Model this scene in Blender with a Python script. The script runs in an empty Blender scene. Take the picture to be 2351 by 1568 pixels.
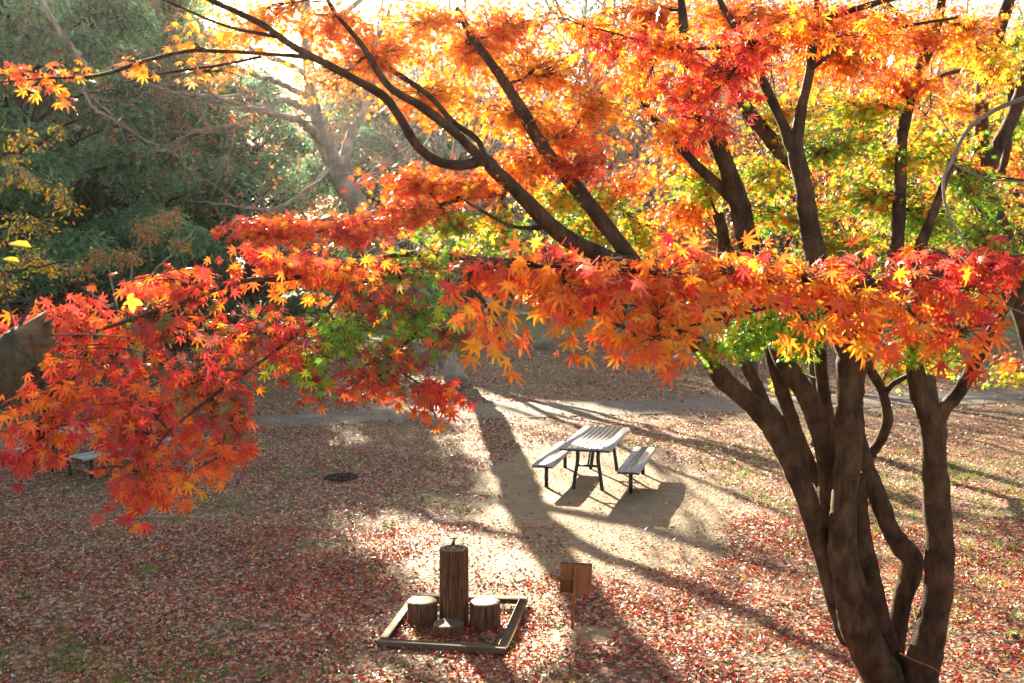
import bpy, math, random
import numpy as np
from mathutils import Vector

R = math.radians
sc = bpy.context.scene
col = sc.collection
random.seed(7)
rng = np.random.default_rng(11)

# ---------------------------------------------------------------- camera
CAM_H, FPX, PITCH = 3.6, 2286.0, R(4.6)
cd = bpy.data.cameras.new('camera')
cam = bpy.data.objects.new('camera', cd)
col.objects.link(cam)
cam.location = (0, 0, CAM_H)
cam.rotation_euler = (R(90) - PITCH, 0, 0)
cd.lens, cd.sensor_width = 35.0, 36.0
cd.clip_start, cd.clip_end = 0.05, 2000
cd.dof.use_dof = True
cd.dof.focus_distance = 6.0
cd.dof.aperture_fstop = 9.0
sc.camera = cam

# ---------------------------------------------------------------- light
SUN_EL, SUN_AZ = R(20.0), R(-18.5)          # azimuth clockwise from +Y
w = bpy.data.worlds.new('World')
sc.world = w
w.use_nodes = True
nt = w.node_tree
bg = nt.nodes['Background']
sky = nt.nodes.new('ShaderNodeTexSky')
sky.sky_type = 'NISHITA'
sky.sun_disc = False
sky.sun_elevation = SUN_EL
sky.sun_rotation = SUN_AZ % (2 * math.pi)
sky.air_density, sky.dust_density = 1.0, 1.5
tint = nt.nodes.new('ShaderNodeMix'); tint.data_type = 'RGBA'; tint.blend_type = 'MULTIPLY'
tint.inputs[0].default_value = 1.0; tint.inputs[7].default_value = (1.0, .86, .70, 1)      # the photograph's warm white balance
nt.links.new(sky.outputs[0], tint.inputs[6]); nt.links.new(tint.outputs[2], bg.inputs[0])
bg.inputs[1].default_value = 0.055
sl = bpy.data.lights.new('sun', 'SUN')
sl.energy, sl.angle, sl.color = 5.0, R(0.45), (1.0, 0.84, 0.60)
so = bpy.data.objects.new('sun', sl)
col.objects.link(so)
SUND = Vector((math.sin(SUN_AZ) * math.cos(SUN_EL), math.cos(SUN_AZ) * math.cos(SUN_EL), math.sin(SUN_EL)))
so.rotation_euler = SUND.to_track_quat('Z', 'Y').to_euler()
so.location = (-20, 40, 40)
sc.view_settings.view_transform = 'Standard'
sc.view_settings.look = 'None'
sc.view_settings.exposure = 3.05
sc.view_settings.gamma = 1.0
sc.render.engine = 'CYCLES'
sc.cycles.max_bounces = 7
sc.cycles.diffuse_bounces = 4
sc.cycles.glossy_bounces = 2
sc.cycles.transmission_bounces = 5
sc.cycles.transparent_max_bounces = 6
sc.cycles.use_denoising = True

# ---------------------------------------------------------------- picture helpers (photo read at 2351 x 1568)
CP, SP = math.cos(PITCH), math.sin(PITCH)
def ray(px, py):
    u, v = px - 1175.5, py - 784.0
    return np.array([u, FPX * CP - v * SP, -FPX * SP - v * CP])
def at(px, py, Y):
    d = ray(px, py)
    p = d * (Y / d[1])
    p[2] += CAM_H
    return p
def gnd(px, py, z=0.0):
    d = ray(px, py)
    p = d * ((z - CAM_H) / d[2])
    p[2] = z
    return p

# ---------------------------------------------------------------- object helpers
def tag(o, label=None, cat=None, group=None, kind=None):
    if label: o['label'] = label
    if cat: o['category'] = cat
    if group: o['group'] = group
    if kind: o['kind'] = kind
    return o
def empty(name, loc, rz=0.0):
    o = bpy.data.objects.new(name, None)
    o.empty_display_size = 0.2
    col.objects.link(o)
    o.location = tuple(float(c) for c in loc)
    o.rotation_euler = (0, 0, rz)
    return o
def copy_tree(o, parent=None):
    c = o.copy()
    col.objects.link(c)
    if parent is not None:
        c.parent = parent
    for ch in o.children:
        copy_tree(ch, c)
    return c

class MB:
    """collects shapes, then links them as one mesh object"""
    def __init__(self):
        self.v, self.c, self.l, self.s, self.n = [], [], [], [], 0
        self.hascol = False
    def add(self, v, faces, colr=None):
        """v (n,3), faces: list of index arrays all of the same length per array (m,k)"""
        v = np.asarray(v, np.float32)
        for f in faces:
            f = np.asarray(f, np.int64)
            self.l.append((f + self.n).ravel())
            self.s.append(np.full(len(f), f.shape[1], np.int64))
        self.v.append(v)
        if colr is not None:
            self.hascol = True
            self.c.append(np.asarray(colr, np.float32))
        else:
            self.c.append(np.ones((len(v), 3), np.float32))
        self.n += len(v)
    def tube(self, P, Rr, k=8, cap=True, lump=0.0):
        P = np.asarray(P, float); Rr = np.asarray(Rr, float); n = len(P)
        T = np.gradient(P, axis=0)
        T /= np.linalg.norm(T, axis=1)[:, None] + 1e-9
        up = np.array([0.0, 0, 1]) if abs(T[0][2]) < 0.9 else np.array([1.0, 0, 0])
        x = np.cross(up, T[0]); x /= np.linalg.norm(x)
        X = np.empty((n, 3))
        for i in range(n):
            x = x - T[i] * x.dot(T[i]); x /= np.linalg.norm(x) + 1e-9
            X[i] = x
        Y = np.cross(T, X)
        a = np.arange(k) * (2 * math.pi / k)
        rr = Rr[:, None] * np.ones((1, k))
        if lump > 0:
            ph = rng.uniform(0, 6.28, 6)
            t = np.arange(n)[:, None]
            rr = rr * (1 + lump * (np.sin(a * 2 + t * .35 + ph[0]) * .5 + np.sin(a * 3 - t * .5 + ph[1]) * .35 + np.sin(t * .8 + ph[2]) * .35 + np.sin(a + t * 1.3 + ph[3]) * .3))
        if lump > 0: rr = rr * (1 + rng.normal(0, .018, rr.shape))
        V = P[:, None, :] + rr[:, :, None] * (np.cos(a)[None, :, None] * X[:, None, :] + np.sin(a)[None, :, None] * Y[:, None, :])
        V = V.reshape(-1, 3)
        i = np.arange(n - 1)[:, None] * k
        j = np.arange(k)[None, :]
        j2 = (j + 1) % k
        q = np.stack([i + j, i + j2, i + k + j2, i + k + j], -1).reshape(-1, 4)
        fs = [q]
        if cap:
            c0, c1 = len(V), len(V) + 1
            V = np.vstack([V, P[0], P[-1]])
            jj = np.arange(k); jn = (jj + 1) % k
            e = (n - 1) * k
            fs.append(np.concatenate([np.stack([np.full(k, c0), jn, jj], -1), np.stack([np.full(k, c1), e + jj, e + jn], -1)]))
        self.add(V, fs)
    def box(self, c, s, M=None, off=(0, 0, 0)):
        """box of size s at c, optional 3x3 M and offset"""
        c = np.asarray(c, float); h = np.asarray(s, float) / 2
        b = min(h.min() * .35, .008)
        pts = []
        for sx in (-1, 1):
            for sy in (-1, 1):
                for sz in (-1, 1):
                    sg = np.array([sx, sy, sz])
                    for ax in range(3):
                        q = sg * h - sg * b
                        q[ax] = sg[ax] * h[ax]
                        pts.append(q)
        V = np.array(pts) + c
        if M is not None: V = V @ np.asarray(M).T
        V = V + np.asarray(off)
        idx = {}
        n = 0
        for sx in (-1, 1):
            for sy in (-1, 1):
                for sz in (-1, 1):
                    for ax in range(3):
                        idx[(sx, sy, sz, ax)] = n; n += 1
        F4, F3 = [], []
        g = lambda sg, ax: idx[(sg[0], sg[1], sg[2], ax)]
        for ax in range(3):
            o1, o2 = (ax + 1) % 3, (ax + 2) % 3
            for s_ in (-1, 1):
                ring = []
                for a1, a2 in ((-1, -1), (1, -1), (1, 1), (-1, 1)):
                    sg = [0, 0, 0]; sg[ax] = s_; sg[o1] = a1; sg[o2] = a2
                    ring.append(g(sg, ax))
                F4.append(ring if s_ > 0 else ring[::-1])
            for a1 in (-1, 1):
                for a2 in (-1, 1):
                    e = []
                    for s_ in (-1, 1):
                        sg = [0, 0, 0]; sg[ax] = s_; sg[o1] = a1; sg[o2] = a2
                        e.append((g(sg, o1), g(sg, o2)))
                    F4.append([e[0][0], e[1][0], e[1][1], e[0][1]])
        for sx in (-1, 1):
            for sy in (-1, 1):
                for sz in (-1, 1):
                    F3.append([idx[(sx, sy, sz, a)] for a in range(3)])
        self.add(V, [np.array(F4), np.array(F3)])
    def lathe(self, prof, k=40, centre=(0, 0, 0), wob=None):
        prof = np.asarray(prof, float)
        a = np.arange(k) * 2 * math.pi / k
        n = len(prof)
        r = prof[:, 0][:, None] * np.ones((1, k))
        if wob is not None: r = r * wob(a)[None, :]
        V = np.stack([r * np.cos(a), r * np.sin(a), prof[:, 1][:, None] * np.ones((1, k))], -1).reshape(-1, 3) + np.asarray(centre)
        i = np.arange(n - 1)[:, None] * k; j = np.arange(k)[None, :]; j2 = (j + 1) % k
        self.add(V, [np.stack([i + j, i + j2, i + k + j2, i + k + j], -1).reshape(-1, 4)])
    def build(self, name, mat, parent=None, smooth=False, extra=None):
        nface = sum(len(q) for q in self.s)
        if extra is not None:
            o = extra[0]; mine = self.n
            if not o.hascol and self.hascol: pass
            self.l += [q + mine for q in o.l]; self.s += o.s; self.v += o.v; self.c += o.c; self.n += o.n
        me = bpy.data.meshes.new(name)
        V = np.concatenate(self.v); L = np.concatenate(self.l); S = np.concatenate(self.s)
        me.vertices.add(len(V)); me.vertices.foreach_set('co', V.astype(np.float32).ravel())
        me.loops.add(len(L)); me.loops.foreach_set('vertex_index', L.astype(np.int32))
        me.polygons.add(len(S))
        st = np.concatenate([[0], np.cumsum(S)[:-1]])
        me.polygons.foreach_set('loop_start', st.astype(np.int32))
        me.polygons.foreach_set('loop_total', S.astype(np.int32))
        if smooth: me.polygons.foreach_set('use_smooth', np.ones(len(S), bool))
        me.update(calc_edges=True)
        if self.hascol:
            at_ = me.color_attributes.new('tint', 'FLOAT_COLOR', 'POINT')
            C = np.concatenate(self.c)
            at_.data.foreach_set('color', np.hstack([C, np.ones((len(C), 1), np.float32)]).astype(np.float32).ravel())
        me.materials.append(mat)
        if extra is not None:
            me.materials.append(extra[1])
            mi = np.zeros(len(S), np.int32); mi[nface:] = 1
            me.polygons.foreach_set('material_index', mi)
        o = bpy.data.objects.new(name, me)
        col.objects.link(o)
        if parent is not None:
            o.parent = parent
        return o

def local(mb, root):
    """vertices collected in world coordinates -> the root's own space (no rotation)"""
    off = np.array(root.location, np.float32)
    mb.v = [v - off for v in mb.v]
    return mb

def smooth_path(P, n=6):
    """Catmull-Rom through rows of P (any number of columns)"""
    P = np.asarray(P, float)
    if len(P) < 3:
        t = np.linspace(0, 1, n + 1)[:, None]
        return P[0] * (1 - t) + P[-1] * t
    Q = np.vstack([2 * P[0] - P[1], P, 2 * P[-1] - P[-2]])
    out = []
    for i in range(1, len(Q) - 2):
        p0, p1, p2, p3 = Q[i - 1], Q[i], Q[i + 1], Q[i + 2]
        for t in np.linspace(0, 1, n, endpoint=False):
            out.append(.5 * ((2 * p1) + (-p0 + p2) * t + (2 * p0 - 5 * p1 + 4 * p2 - p3) * t * t + (-p0 + 3 * p1 - 3 * p2 + p3) * t ** 3))
    out.append(P[-1])
    return np.array(out)

# ---------------------------------------------------------------- materials
def mat_new(name):
    m = bpy.data.materials.new(name)
    m.use_nodes = True
    nt = m.node_tree
    return m, nt, nt.nodes['Principled BSDF'], nt.nodes['Material Output']
def N(nt, t, **kw):
    n = nt.nodes.new(t)
    for k, v in kw.items(): setattr(n, k, v)
    return n
def ramp(nt, fac, stops, interp='LINEAR'):
    r = N(nt, 'ShaderNodeValToRGB')
    cr = r.color_ramp
    cr.interpolation = interp
    while len(cr.elements) < len(stops): cr.elements.new(0.5)
    for e, (p, c) in zip(cr.elements, stops):
        e.position = p; e.color = (*c, 1) if len(c) == 3 else c
    nt.links.new(fac, r.inputs[0])
    return r.outputs[0]
def noise(nt, vec, scale, detail=4, rough=.6, dist=0):
    n = N(nt, 'ShaderNodeTexNoise')
    n.inputs['Scale'].default_value = scale; n.inputs['Detail'].default_value = detail
    n.inputs['Roughness'].default_value = rough; n.inputs['Distortion'].default_value = dist
    if vec is not None: nt.links.new(vec, n.inputs['Vector'])
    return n
def mixc(nt, fac, a, b, mode='MIX'):
    m = N(nt, 'ShaderNodeMix', data_type='RGBA', blend_type=mode)
    for sock, val in ((m.inputs[0], fac), (m.inputs[6], a), (m.inputs[7], b)):
        if hasattr(val, 'links'): nt.links.new(val, sock)
        elif isinstance(val, (int, float)): sock.default_value = val
        else: sock.default_value = (*val, 1)
    return m.outputs[2]
def math_(nt, op, a, b=0.0):
    m = N(nt, 'ShaderNodeMath', operation=op)
    for i, v in enumerate((a, b)):
        if hasattr(v, 'links'): nt.links.new(v, m.inputs[i])
        else: m.inputs[i].default_value = v
    return m.outputs[0]
def mapping(nt, vec, scale):
    m = N(nt, 'ShaderNodeMapping')
    m.inputs['Scale'].default_value = scale
    nt.links.new(vec, m.inputs['Vector'])
    return m.outputs[0]
def bump(nt, h, strength, dist, target):
    b = N(nt, 'ShaderNodeBump')
    b.inputs['Strength'].default_value = strength; b.inputs['Distance'].default_value = dist
    nt.links.new(h, b.inputs['Height'])
    nt.links.new(b.outputs[0], target.inputs['Normal'])

def leaf_mat(name, trans=.5, rough=.42, spec=.4, boost=1.35):
    m, nt, p, out = mat_new(name)
    a = N(nt, 'ShaderNodeAttribute', attribute_name='tint')
    geo = N(nt, 'ShaderNodeTexCoord')
    nz = noise(nt, geo.outputs['Object'], 30, 2)
    var = ramp(nt, nz.outputs[0], [(0.3, (.75, .75, .75)), (.7, (1.15, 1.15, 1.15))])
    c = mixc(nt, 1.0, a.outputs[0], var, 'MULTIPLY')
    nt.links.new(c, p.inputs['Base Color'])
    p.inputs['Roughness'].default_value = rough
    p.inputs['Specular IOR Level'].default_value = spec
    t = N(nt, 'ShaderNodeBsdfTranslucent')
    c2 = mixc(nt, 1.0, c, (boost, boost * 1.0, boost), 'MULTIPLY')
    nt.links.new(c2, t.inputs[0])
    mx = N(nt, 'ShaderNodeMixShader')
    mx.inputs[0].default_value = trans
    nt.links.new(p.outputs[0], mx.inputs[1]); nt.links.new(t.outputs[0], mx.inputs[2])
    nt.links.new(mx.outputs[0], out.inputs[0])
    return m
def bark_mat(name, dark, light, scale=9, moss=None):
    m, nt, p, out = mat_new(name)
    tc = N(nt, 'ShaderNodeTexCoord')
    v = mapping(nt, tc.outputs['Object'], (1, 1, .3))
    n1 = noise(nt, v, scale, 6, .65, .3)
    n2 = noise(nt, tc.outputs['Object'], scale * .35, 3)
    n3 = noise(nt, mapping(nt, tc.outputs['Object'], (1, 1, 4)), scale * 1.7, 4)
    c = ramp(nt, n1.outputs[0], [(.3, dark), (.72, light)])
    c = mixc(nt, ramp(nt, n2.outputs[0], [(.42, (0, 0, 0)), (.66, (.7, .7, .7))]), c, tuple(x * .55 for x in dark))
    c = mixc(nt, ramp(nt, n3.outputs[0], [(.62, (0, 0, 0)), (.72, (.5, .5, .5))]), c, tuple(min(1, x * 1.5) for x in light))
    if moss:
        n4 = noise(nt, tc.outputs['Object'], 2.2, 4)
        c = mixc(nt, ramp(nt, n4.outputs[0], [(.5, (0, 0, 0)), (.7, (.6, .6, .6))]), c, moss)
    nt.links.new(c, p.inputs['Base Color'])
    p.inputs['Roughness'].default_value = .85
    p.inputs['Specular IOR Level'].default_value = .25
    h = math_(nt, 'ADD', n1.outputs[0], math_(nt, 'MULTIPLY', n3.outputs[0], .5))
    bump(nt, h, .7, .02, p)
    return m
def wood_mat(name, dark, mid, light, axis='z', rough=.75):
    m, nt, p, out = mat_new(name)
    tc = N(nt, 'ShaderNodeTexCoord')
    s = {'z': (14, 14, .9), 'x': (.9, 14, 14), 'y': (14, .9, 14)}[axis]
    n1 = noise(nt, mapping(nt, tc.outputs['Object'], s), 3.0, 6, .7, .4)
    n2 = noise(nt, tc.outputs['Object'], 5, 3)
    c = ramp(nt, n1.outputs[0], [(.28, dark), (.5, mid), (.75, light)])
    c = mixc(nt, ramp(nt, n2.outputs[0], [(.4, (0, 0, 0)), (.75, (.6, .6, .6))]), c, dark)
    nt.links.new(c, p.inputs['Base Color'])
    p.inputs['Roughness'].default_value = rough
    bump(nt, n1.outputs[0], .5, .01, p)
    return m
def log_mat():
    m, nt, p, out = mat_new('split log bark')
    P = N(nt, 'ShaderNodeTexCoord').outputs['Object']
    n1 = noise(nt, mapping(nt, P, (1, 1, .06)), 62, 5, .65, .2)
    n2 = noise(nt, mapping(nt, P, (1, 1, .2)), 24, 4)
    c = ramp(nt, n1.outputs[0], [(.38, (.010, .005, .003)), (.47, (.12, .05, .02)), (.62, (.27, .125, .05)), (.8, (.36, .19, .085))])
    c = mixc(nt, ramp(nt, n2.outputs[0], [(.4, (0, 0, 0)), (.7, (.75, .75, .75))]), c, (.09, .04, .018))
    nt.links.new(c, p.inputs['Base Color']); p.inputs['Roughness'].default_value = .8
    bump(nt, n1.outputs[0], .9, .02, p)
    return m
def plain_mat(name, c, rough=.5, metal=0.0, var=.25, scale=20):
    m, nt, p, out = mat_new(name)
    tc = N(nt, 'ShaderNodeTexCoord')
    n = noise(nt, tc.outputs['Object'], scale, 4)
    k = ramp(nt, n.outputs[0], [(.3, tuple(x * (1 - var) for x in c)), (.7, tuple(min(1, x * (1 + var)) for x in c))])
    nt.links.new(k, p.inputs['Base Color'])
    p.inputs['Roughness'].default_value = rough; p.inputs['Metallic'].default_value = metal
    return m

M = {}
M['leaf'] = leaf_mat('maple leaf', .5, .42, .45, 1.2)
M['leaf_far'] = leaf_mat('far leaf', .5, .45, .3, 1.2)
M['leaf_ever'] = leaf_mat('evergreen leaf', .52, .32, .6, 2.1)
M['litter'] = leaf_mat('fallen leaf', .22, .38, .45, 1.3)
M['grass'] = leaf_mat('grass blade', .35, .5, .3, 1.3)
M['bark'] = bark_mat('maple bark', (.020, .010, .006), (.135, .075, .04), 13)
M['bark_grey'] = bark_mat('grey bark', (.18, .15, .125), (.43, .37, .32), 5, (.10, .12, .06))
M['bark_dark'] = bark_mat('dark bark', (.025, .02, .016), (.09, .07, .055), 6)
M['bark_limb'] = bark_mat('cut limb bark', (.06, .048, .03), (.19, .155, .10), 55, (.08, .085, .03))
M['cutwood'] = wood_mat('torn heartwood', (.035, .02, .012), (.20, .11, .05), (.42, .26, .13), 'x')
M['log'] = log_mat()
M['timber'] = wood_mat('grey timber', (.055, .037, .02), (.13, .09, .052), (.20, .145, .09), 'x')
M['signwood'] = wood_mat('stained plywood', (.19, .064, .018), (.33, .12, .034), (.42, .175, .055), 'z')
M['slat'] = wood_mat('recycled plank', (.30, .265, .25), (.42, .385, .37), (.52, .48, .46), 'y', .42)
M['iron'] = plain_mat('black iron', (.012, .012, .014), .45, .2)
M['brass'] = plain_mat('old brass', (.30, .22, .10), .35, .9)
M['basin'] = plain_mat('basin metal', (.30, .27, .22), .4, .6)
M['drain'] = plain_mat('cast iron grate', (.02, .018, .016), .95, 0)

# ---------------------------------------------------------------- leaf templates  (tip along +y, face along +z)
def maple_template(lobes, rich=True, petiole=True):
    pts = []
    spec = {7: [(-128, .42), (-82, .78), (-40, .94), (0, 1.0), (40, .94), (82, .78), (128, .42)],
            5: [(-105, .6), (-50, .92), (0, 1.0), (50, .92), (105, .6)]}[lobes]
    pol = []
    for i, (a, r) in enumerate(spec):
        if rich:
            pol += [(a - 11, r * .52), (a - 7, r * .74), (a, r), (a + 7, r * .74), (a + 11, r * .52)]
        else:
            pol.append((a, r))
        if i < len(spec) - 1:
            pol.append(((a + spec[i + 1][0]) / 2, .30))
    pol.append((180, .08))
    V = [(0, 0, .02)]
    for a, r in pol:
        a = R(a)
        fold = .10 * (1 if True else 0)
        V.append((r * math.sin(a), r * math.cos(a), -.34 * r * r - 0.02))
    n = len(pol)
    F = [(0, 1 + (i + 1) % n, 1 + i) for i in range(n)]
    V = np.array(V)
    F = np.array(F)
    F4 = None
    if petiole:
        k = len(V)
        V = np.vstack([V, [(-.018, .0, .0), (.018, 0, 0), (.014, -.75, .16), (-.014, -.75, .16)]])
        F4 = np.array([[k, k + 1, k + 2, k + 3]])
    return V, [F] + ([F4] if F4 is not None else [])
T_RICH = maple_template(7, True)
T_MID = maple_template(7, False)
T_FAR = maple_template(5, False, False)
T_OVAL = (np.array([(0, -.5, 0), (.2, -.15, .07), (.2, .2, .07), (0, .5, -.05), (-.2, .2, .07), (-.2, -.15, .07), (0, 0, -.02)]) * np.array([1, 1, 1]),
          [np.array([(6, 0, 1), (6, 1, 2), (6, 2, 3), (6, 3, 4), (6, 4, 5), (6, 5, 0)])])
T_DIAM = (np.array([(0, -.5, 0), (.19, 0, .08), (0, .5, -.06), (-.19, 0, .08)]), [np.array([(0, 1, 2), (0, 2, 3)])])

def unit(a):
    return a / (np.linalg.norm(a, axis=-1, keepdims=True) + 1e-9)
def put_leaves(mb, T, pos, nrm, tip, size, colr, curl=None):
    V, F = T
    n, m = len(pos), len(V)
    if n == 0: return
    nrm = unit(nrm)
    tip = unit(tip - nrm * (tip * nrm).sum(1, keepdims=True))
    x = np.cross(tip, nrm)
    if curl is None: curl = rng.uniform(.3, 1.7, n)
    z = V[None, :, 2] * curl[:, None]
    W = (V[None, :, 0, None] * x[:, None] + V[None, :, 1, None] * tip[:, None] + z[:, :, None] * nrm[:, None]) * size[:, None, None] + pos[:, None]
    off = np.arange(n)[:, None, None] * m
    fs = [(f[None] + off).reshape(-1, f.shape[1]) for f in F]
    C = np.repeat(colr, m, axis=0)
    mb.add(W.reshape(-1, 3), fs, C)

# leaf colours (what the leaf itself is)
PAL = {'red': (.60, .045, .03), 'crimson': (.42, .022, .028), 'vermil': (.74, .12, .025), 'orange': (.78, .21, .014),
       'amber': (.82, .35, .02), 'yellow': (.84, .54, .04), 'lime': (.50, .56, .03), 'green': (.15, .34, .028),
       'olive': (.22, .20, .04), 'maroon': (.27, .085, .07), 'pink': (.60, .10, .075), 'tan': (.42, .23, .10)}
def pal(weights, n):
    ks = list(weights); p = np.array([weights[k] for k in ks], float); p /= p.sum()
    i = rng.choice(len(ks), n, p=p)
    return np.array([PAL[k] for k in ks])[i]
MIX = {
 'OY': {'orange': 5, 'amber': 5, 'yellow': 2, 'vermil': 1},
 'O': {'orange': 6, 'amber': 3, 'vermil': 4, 'yellow': .4},
 'OR': {'orange': 5, 'vermil': 5, 'red': 2, 'amber': 2},
 'RO': {'vermil': 5, 'red': 4, 'orange': 3, 'pink': 1, 'crimson': 1},
 'R': {'red': 6, 'vermil': 4, 'crimson': 1.5, 'orange': 1.5, 'pink': 1},
 'RM': {'red': 4, 'vermil': 3, 'maroon': 4, 'olive': 2, 'orange': 1.5},
 'MG': {'maroon': 3, 'olive': 4, 'green': 2, 'red': 1.5, 'vermil': 1.2, 'orange': 1},
 'GO': {'green': 5, 'lime': 3, 'olive': 2, 'orange': 2, 'amber': 2},
 'YG': {'yellow': 3, 'lime': 6, 'green': 4, 'amber': 1.5, 'orange': 1},
 'G': {'green': 6, 'lime': 5, 'olive': .5},
 'GD': {'green': 6, 'olive': 1.5, 'lime': 3.5, 'maroon': 1, 'vermil': .5},
 'Y': {'yellow': 5, 'amber': 3, 'lime': 1.5},
 'T': {'tan': 5, 'amber': 2, 'olive': 1},
}

# ---------------------------------------------------------------- tree kit
class Plant:
    """limbs in world space; keeps limb samples so that boughs start on wood"""
    def __init__(self):
        self.pts, self.rad = [], []
    def limb(self, mb, path, k=10, n=6, lump=.06, wig=0.0, keep=True):
        P = smooth_path(path, n)
        if wig:
            P[1:-1, :3] += rng.normal(0, wig, (len(P) - 2, 3))
        mb.tube(P[:, :3], np.maximum(P[:, 3], .0015), k, True, lump)
        if keep:
            self.pts.append(P[:, :3]); self.rad.append(P[:, 3])
        return P
    def near(self, p, minr=0.0):
        A = np.concatenate(self.pts); r = np.concatenate(self.rad)
        d = np.linalg.norm(A - p, axis=1) + (r < minr) * 5
        i = int(d.argmin())
        return A[i], r[i]

def px_path(rows, scale=1.0):
    """rows of (px, py, depth, width in px) -> x,y,z,radius"""
    out = []
    for px, py, d, wd in rows:
        p = at(px, py, d)
        out.append([*p, wd * .5 * d / FPX * scale])
    return out

def bough(plant, wood, leaf, cx, cy, rx, ry, d, n, mix, size, T, rd=None, per=5, dens=1.0, tilt=.5, camtilt=.45, droop=.35, upw=1.0, twig=1.0, jit=.12, flat=.0, mainr=None):
    """one leafy bough: a branch from the nearest wood to (cx,cy), twigs out of it, leaves in pairs along the twigs"""
    if isinstance(mix, str): mix = MIX[mix]
    c = at(cx, cy, d)
    sx, sz = rx * d / FPX, ry * d / FPX
    sy = (rd if rd is not None else .7 * sx)
    a, ra = plant.near(c)
    L = np.linalg.norm(c - a)
    mr = mainr if mainr else min(max(ra * .5, .006), .010 + .006 * L)
    mid = (a + c) / 2 + np.array([0, 0, .06 * L]) + rng.normal(0, .05 * L, 3)
    main = plant.limb(wood, [[*a, mr], [*mid, mr * .75], [*c, mr * .45]], 6, 6, 0, .006 * L ** .5)
    n = n * dens
    nt_ = max(3, int(round(n / per)))
    cam_ = np.array([0, 0, CAM_H])
    P_, N_, T_, C_, S_ = [], [], [], [], []
    for i in range(nt_):
        u = rng.normal(0, 1, 3); u /= np.linalg.norm(u)
        u *= rng.uniform(0, 1) ** .42
        e = c + u * np.array([sx, sy, sz])
        s = main[rng.integers(len(main) // 3, len(main)), :3]
        if rng.uniform() < .6:
            s2 = s + (e - s) * rng.uniform(.25, .55); s = s2 * .999 + 0 * s if False else s
        l = np.linalg.norm(e - s) + 1e-6
        m = (s + e) / 2 + np.array([0, 0, .10 * l]) + rng.normal(0, .05 * l, 3)
        tw = smooth_path([[*s, .0045], [*m, .003], [*e, .0015]], 4)
        wood.tube(tw[:, :3], tw[:, 3] * twig * min(1.4, .6 + d * .08), 4, False)
        d0 = unit((e - m)[None])[0]
        base = pal(mix, 1)[0]
        k = max(2, int(rng.normal(per, per * .3)))
        t = 1 - rng.uniform(0, 1, k) ** 1.3 * min(.95, .60 / l + .2)
        f = t * (len(tw) - 1)
        i0 = np.minimum(f.astype(int), len(tw) - 2)
        q = tw[i0, :3] + (tw[i0 + 1, :3] - tw[i0, :3]) * (f - i0)[:, None]
        side = unit(np.cross(d0, [0, 0, 1])[None])[0]
        sg = rng.choice([-1, 1], k)[:, None]
        tip = d0 * rng.uniform(.2, 1.0, (k, 1)) + side * sg * rng.uniform(.2, 1, (k, 1)) + np.array([0, 0, -1]) * rng.uniform(.1, droop * 2, (k, 1))
        tip += rng.normal(0, .25, (k, 3))
        sz_ = size * (rng.uniform(.45, 1.2, k))
        q = q + unit(tip) * (sz_ * rng.uniform(.4, 1.7, k))[:, None] + rng.normal(0, .45 * size, (k, 3))
        tocam = unit(cam_ - q)
        nr = np.array([0, 0, upw]) + unit(tip) * .35 + tocam * camtilt * rng.uniform(.2, 1.6, (k, 1)) + rng.normal(0, tilt, (k, 3))
        cc = np.where(rng.uniform(0, 1, (k, 1)) < .55, base, pal(mix, k))
        cc = cc * np.exp(rng.normal(0, jit, (k, 1))) * np.exp(rng.normal(0, jit * .5, (k, 3)))
        P_.append(q); N_.append(nr); T_.append(tip); C_.append(cc); S_.append(sz_)
    put_leaves(leaf, T, np.concatenate(P_), np.concatenate(N_), np.concatenate(T_), np.concatenate(S_), np.concatenate(C_).clip(0, .9))

def grow(mb, p, d, L, r, lev, maxlev, cnt, ang, ratio, tips, up=.15, wig=.10, sides=(10, 7, 5, 4, 3, 3), start=.35, minz=None):
    """recursive branching for trees that are not traced"""
    n = 6 if lev < 2 else 4
    P = [np.array(p, float)]
    d = np.array(d, float); d /= np.linalg.norm(d)
    st = L / n
    for i in range(n):
        d = d + rng.normal(0, wig, 3) + np.array([0, 0, up * (.5 if lev == 0 else 1) / n * 2])
        d /= np.linalg.norm(d)
        P.append(P[-1] + d * st)
    P = np.array(P)
    if minz is not None: P[:, 2] = np.maximum(P[:, 2], minz)
    rr = np.linspace(r, r * (.5 if lev < maxlev else .3), n + 1)
    if lev == 0: rr[0] *= 1.25
    S = smooth_path(np.hstack([P, rr[:, None]]), 3 if lev < 2 else 1) if lev < 2 else np.hstack([P, rr[:, None]])
    mb.tube(S[:, :3], S[:, 3], sides[min(lev, 5)], lev == 0, .06 if lev == 0 else 0)
    if lev >= maxlev:
        tips.append((P[-1], d.copy(), P[n // 2])); return
    c = cnt[lev]
    for i in range(c):
        t = start + (1 - start) * (i + rng.uniform(.1, .9)) / c if lev == 0 else rng.uniform(.25, 1.0)
        f = t * n; i0 = min(int(f), n - 1)
        q = P[i0] + (P[i0 + 1] - P[i0]) * (f - i0)
        dd = P[i0 + 1] - P[i0]; dd /= np.linalg.norm(dd)
        az = (i * 2.4 + rng.uniform(-.6, .6))
        x = np.cross(dd, [.3, .2, 1]); x /= np.linalg.norm(x); y = np.cross(dd, x)
        a = R(ang[lev] * rng.uniform(.7, 1.3))
        nd = dd * math.cos(a) + (x * math.cos(az) + y * math.sin(az)) * math.sin(a)
        grow(mb, q, nd, L * ratio[lev] * rng.uniform(.75, 1.2), rr[i0] * rng.uniform(.45, .65), lev + 1, maxlev, cnt, ang, ratio, tips, up, wig, sides, start, minz)
    grow(mb, P[-1], d, L * ratio[lev] * .9, rr[-1] * .9, lev + 1, maxlev, cnt, ang, ratio, tips, up, wig, sides, start, minz)

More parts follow.
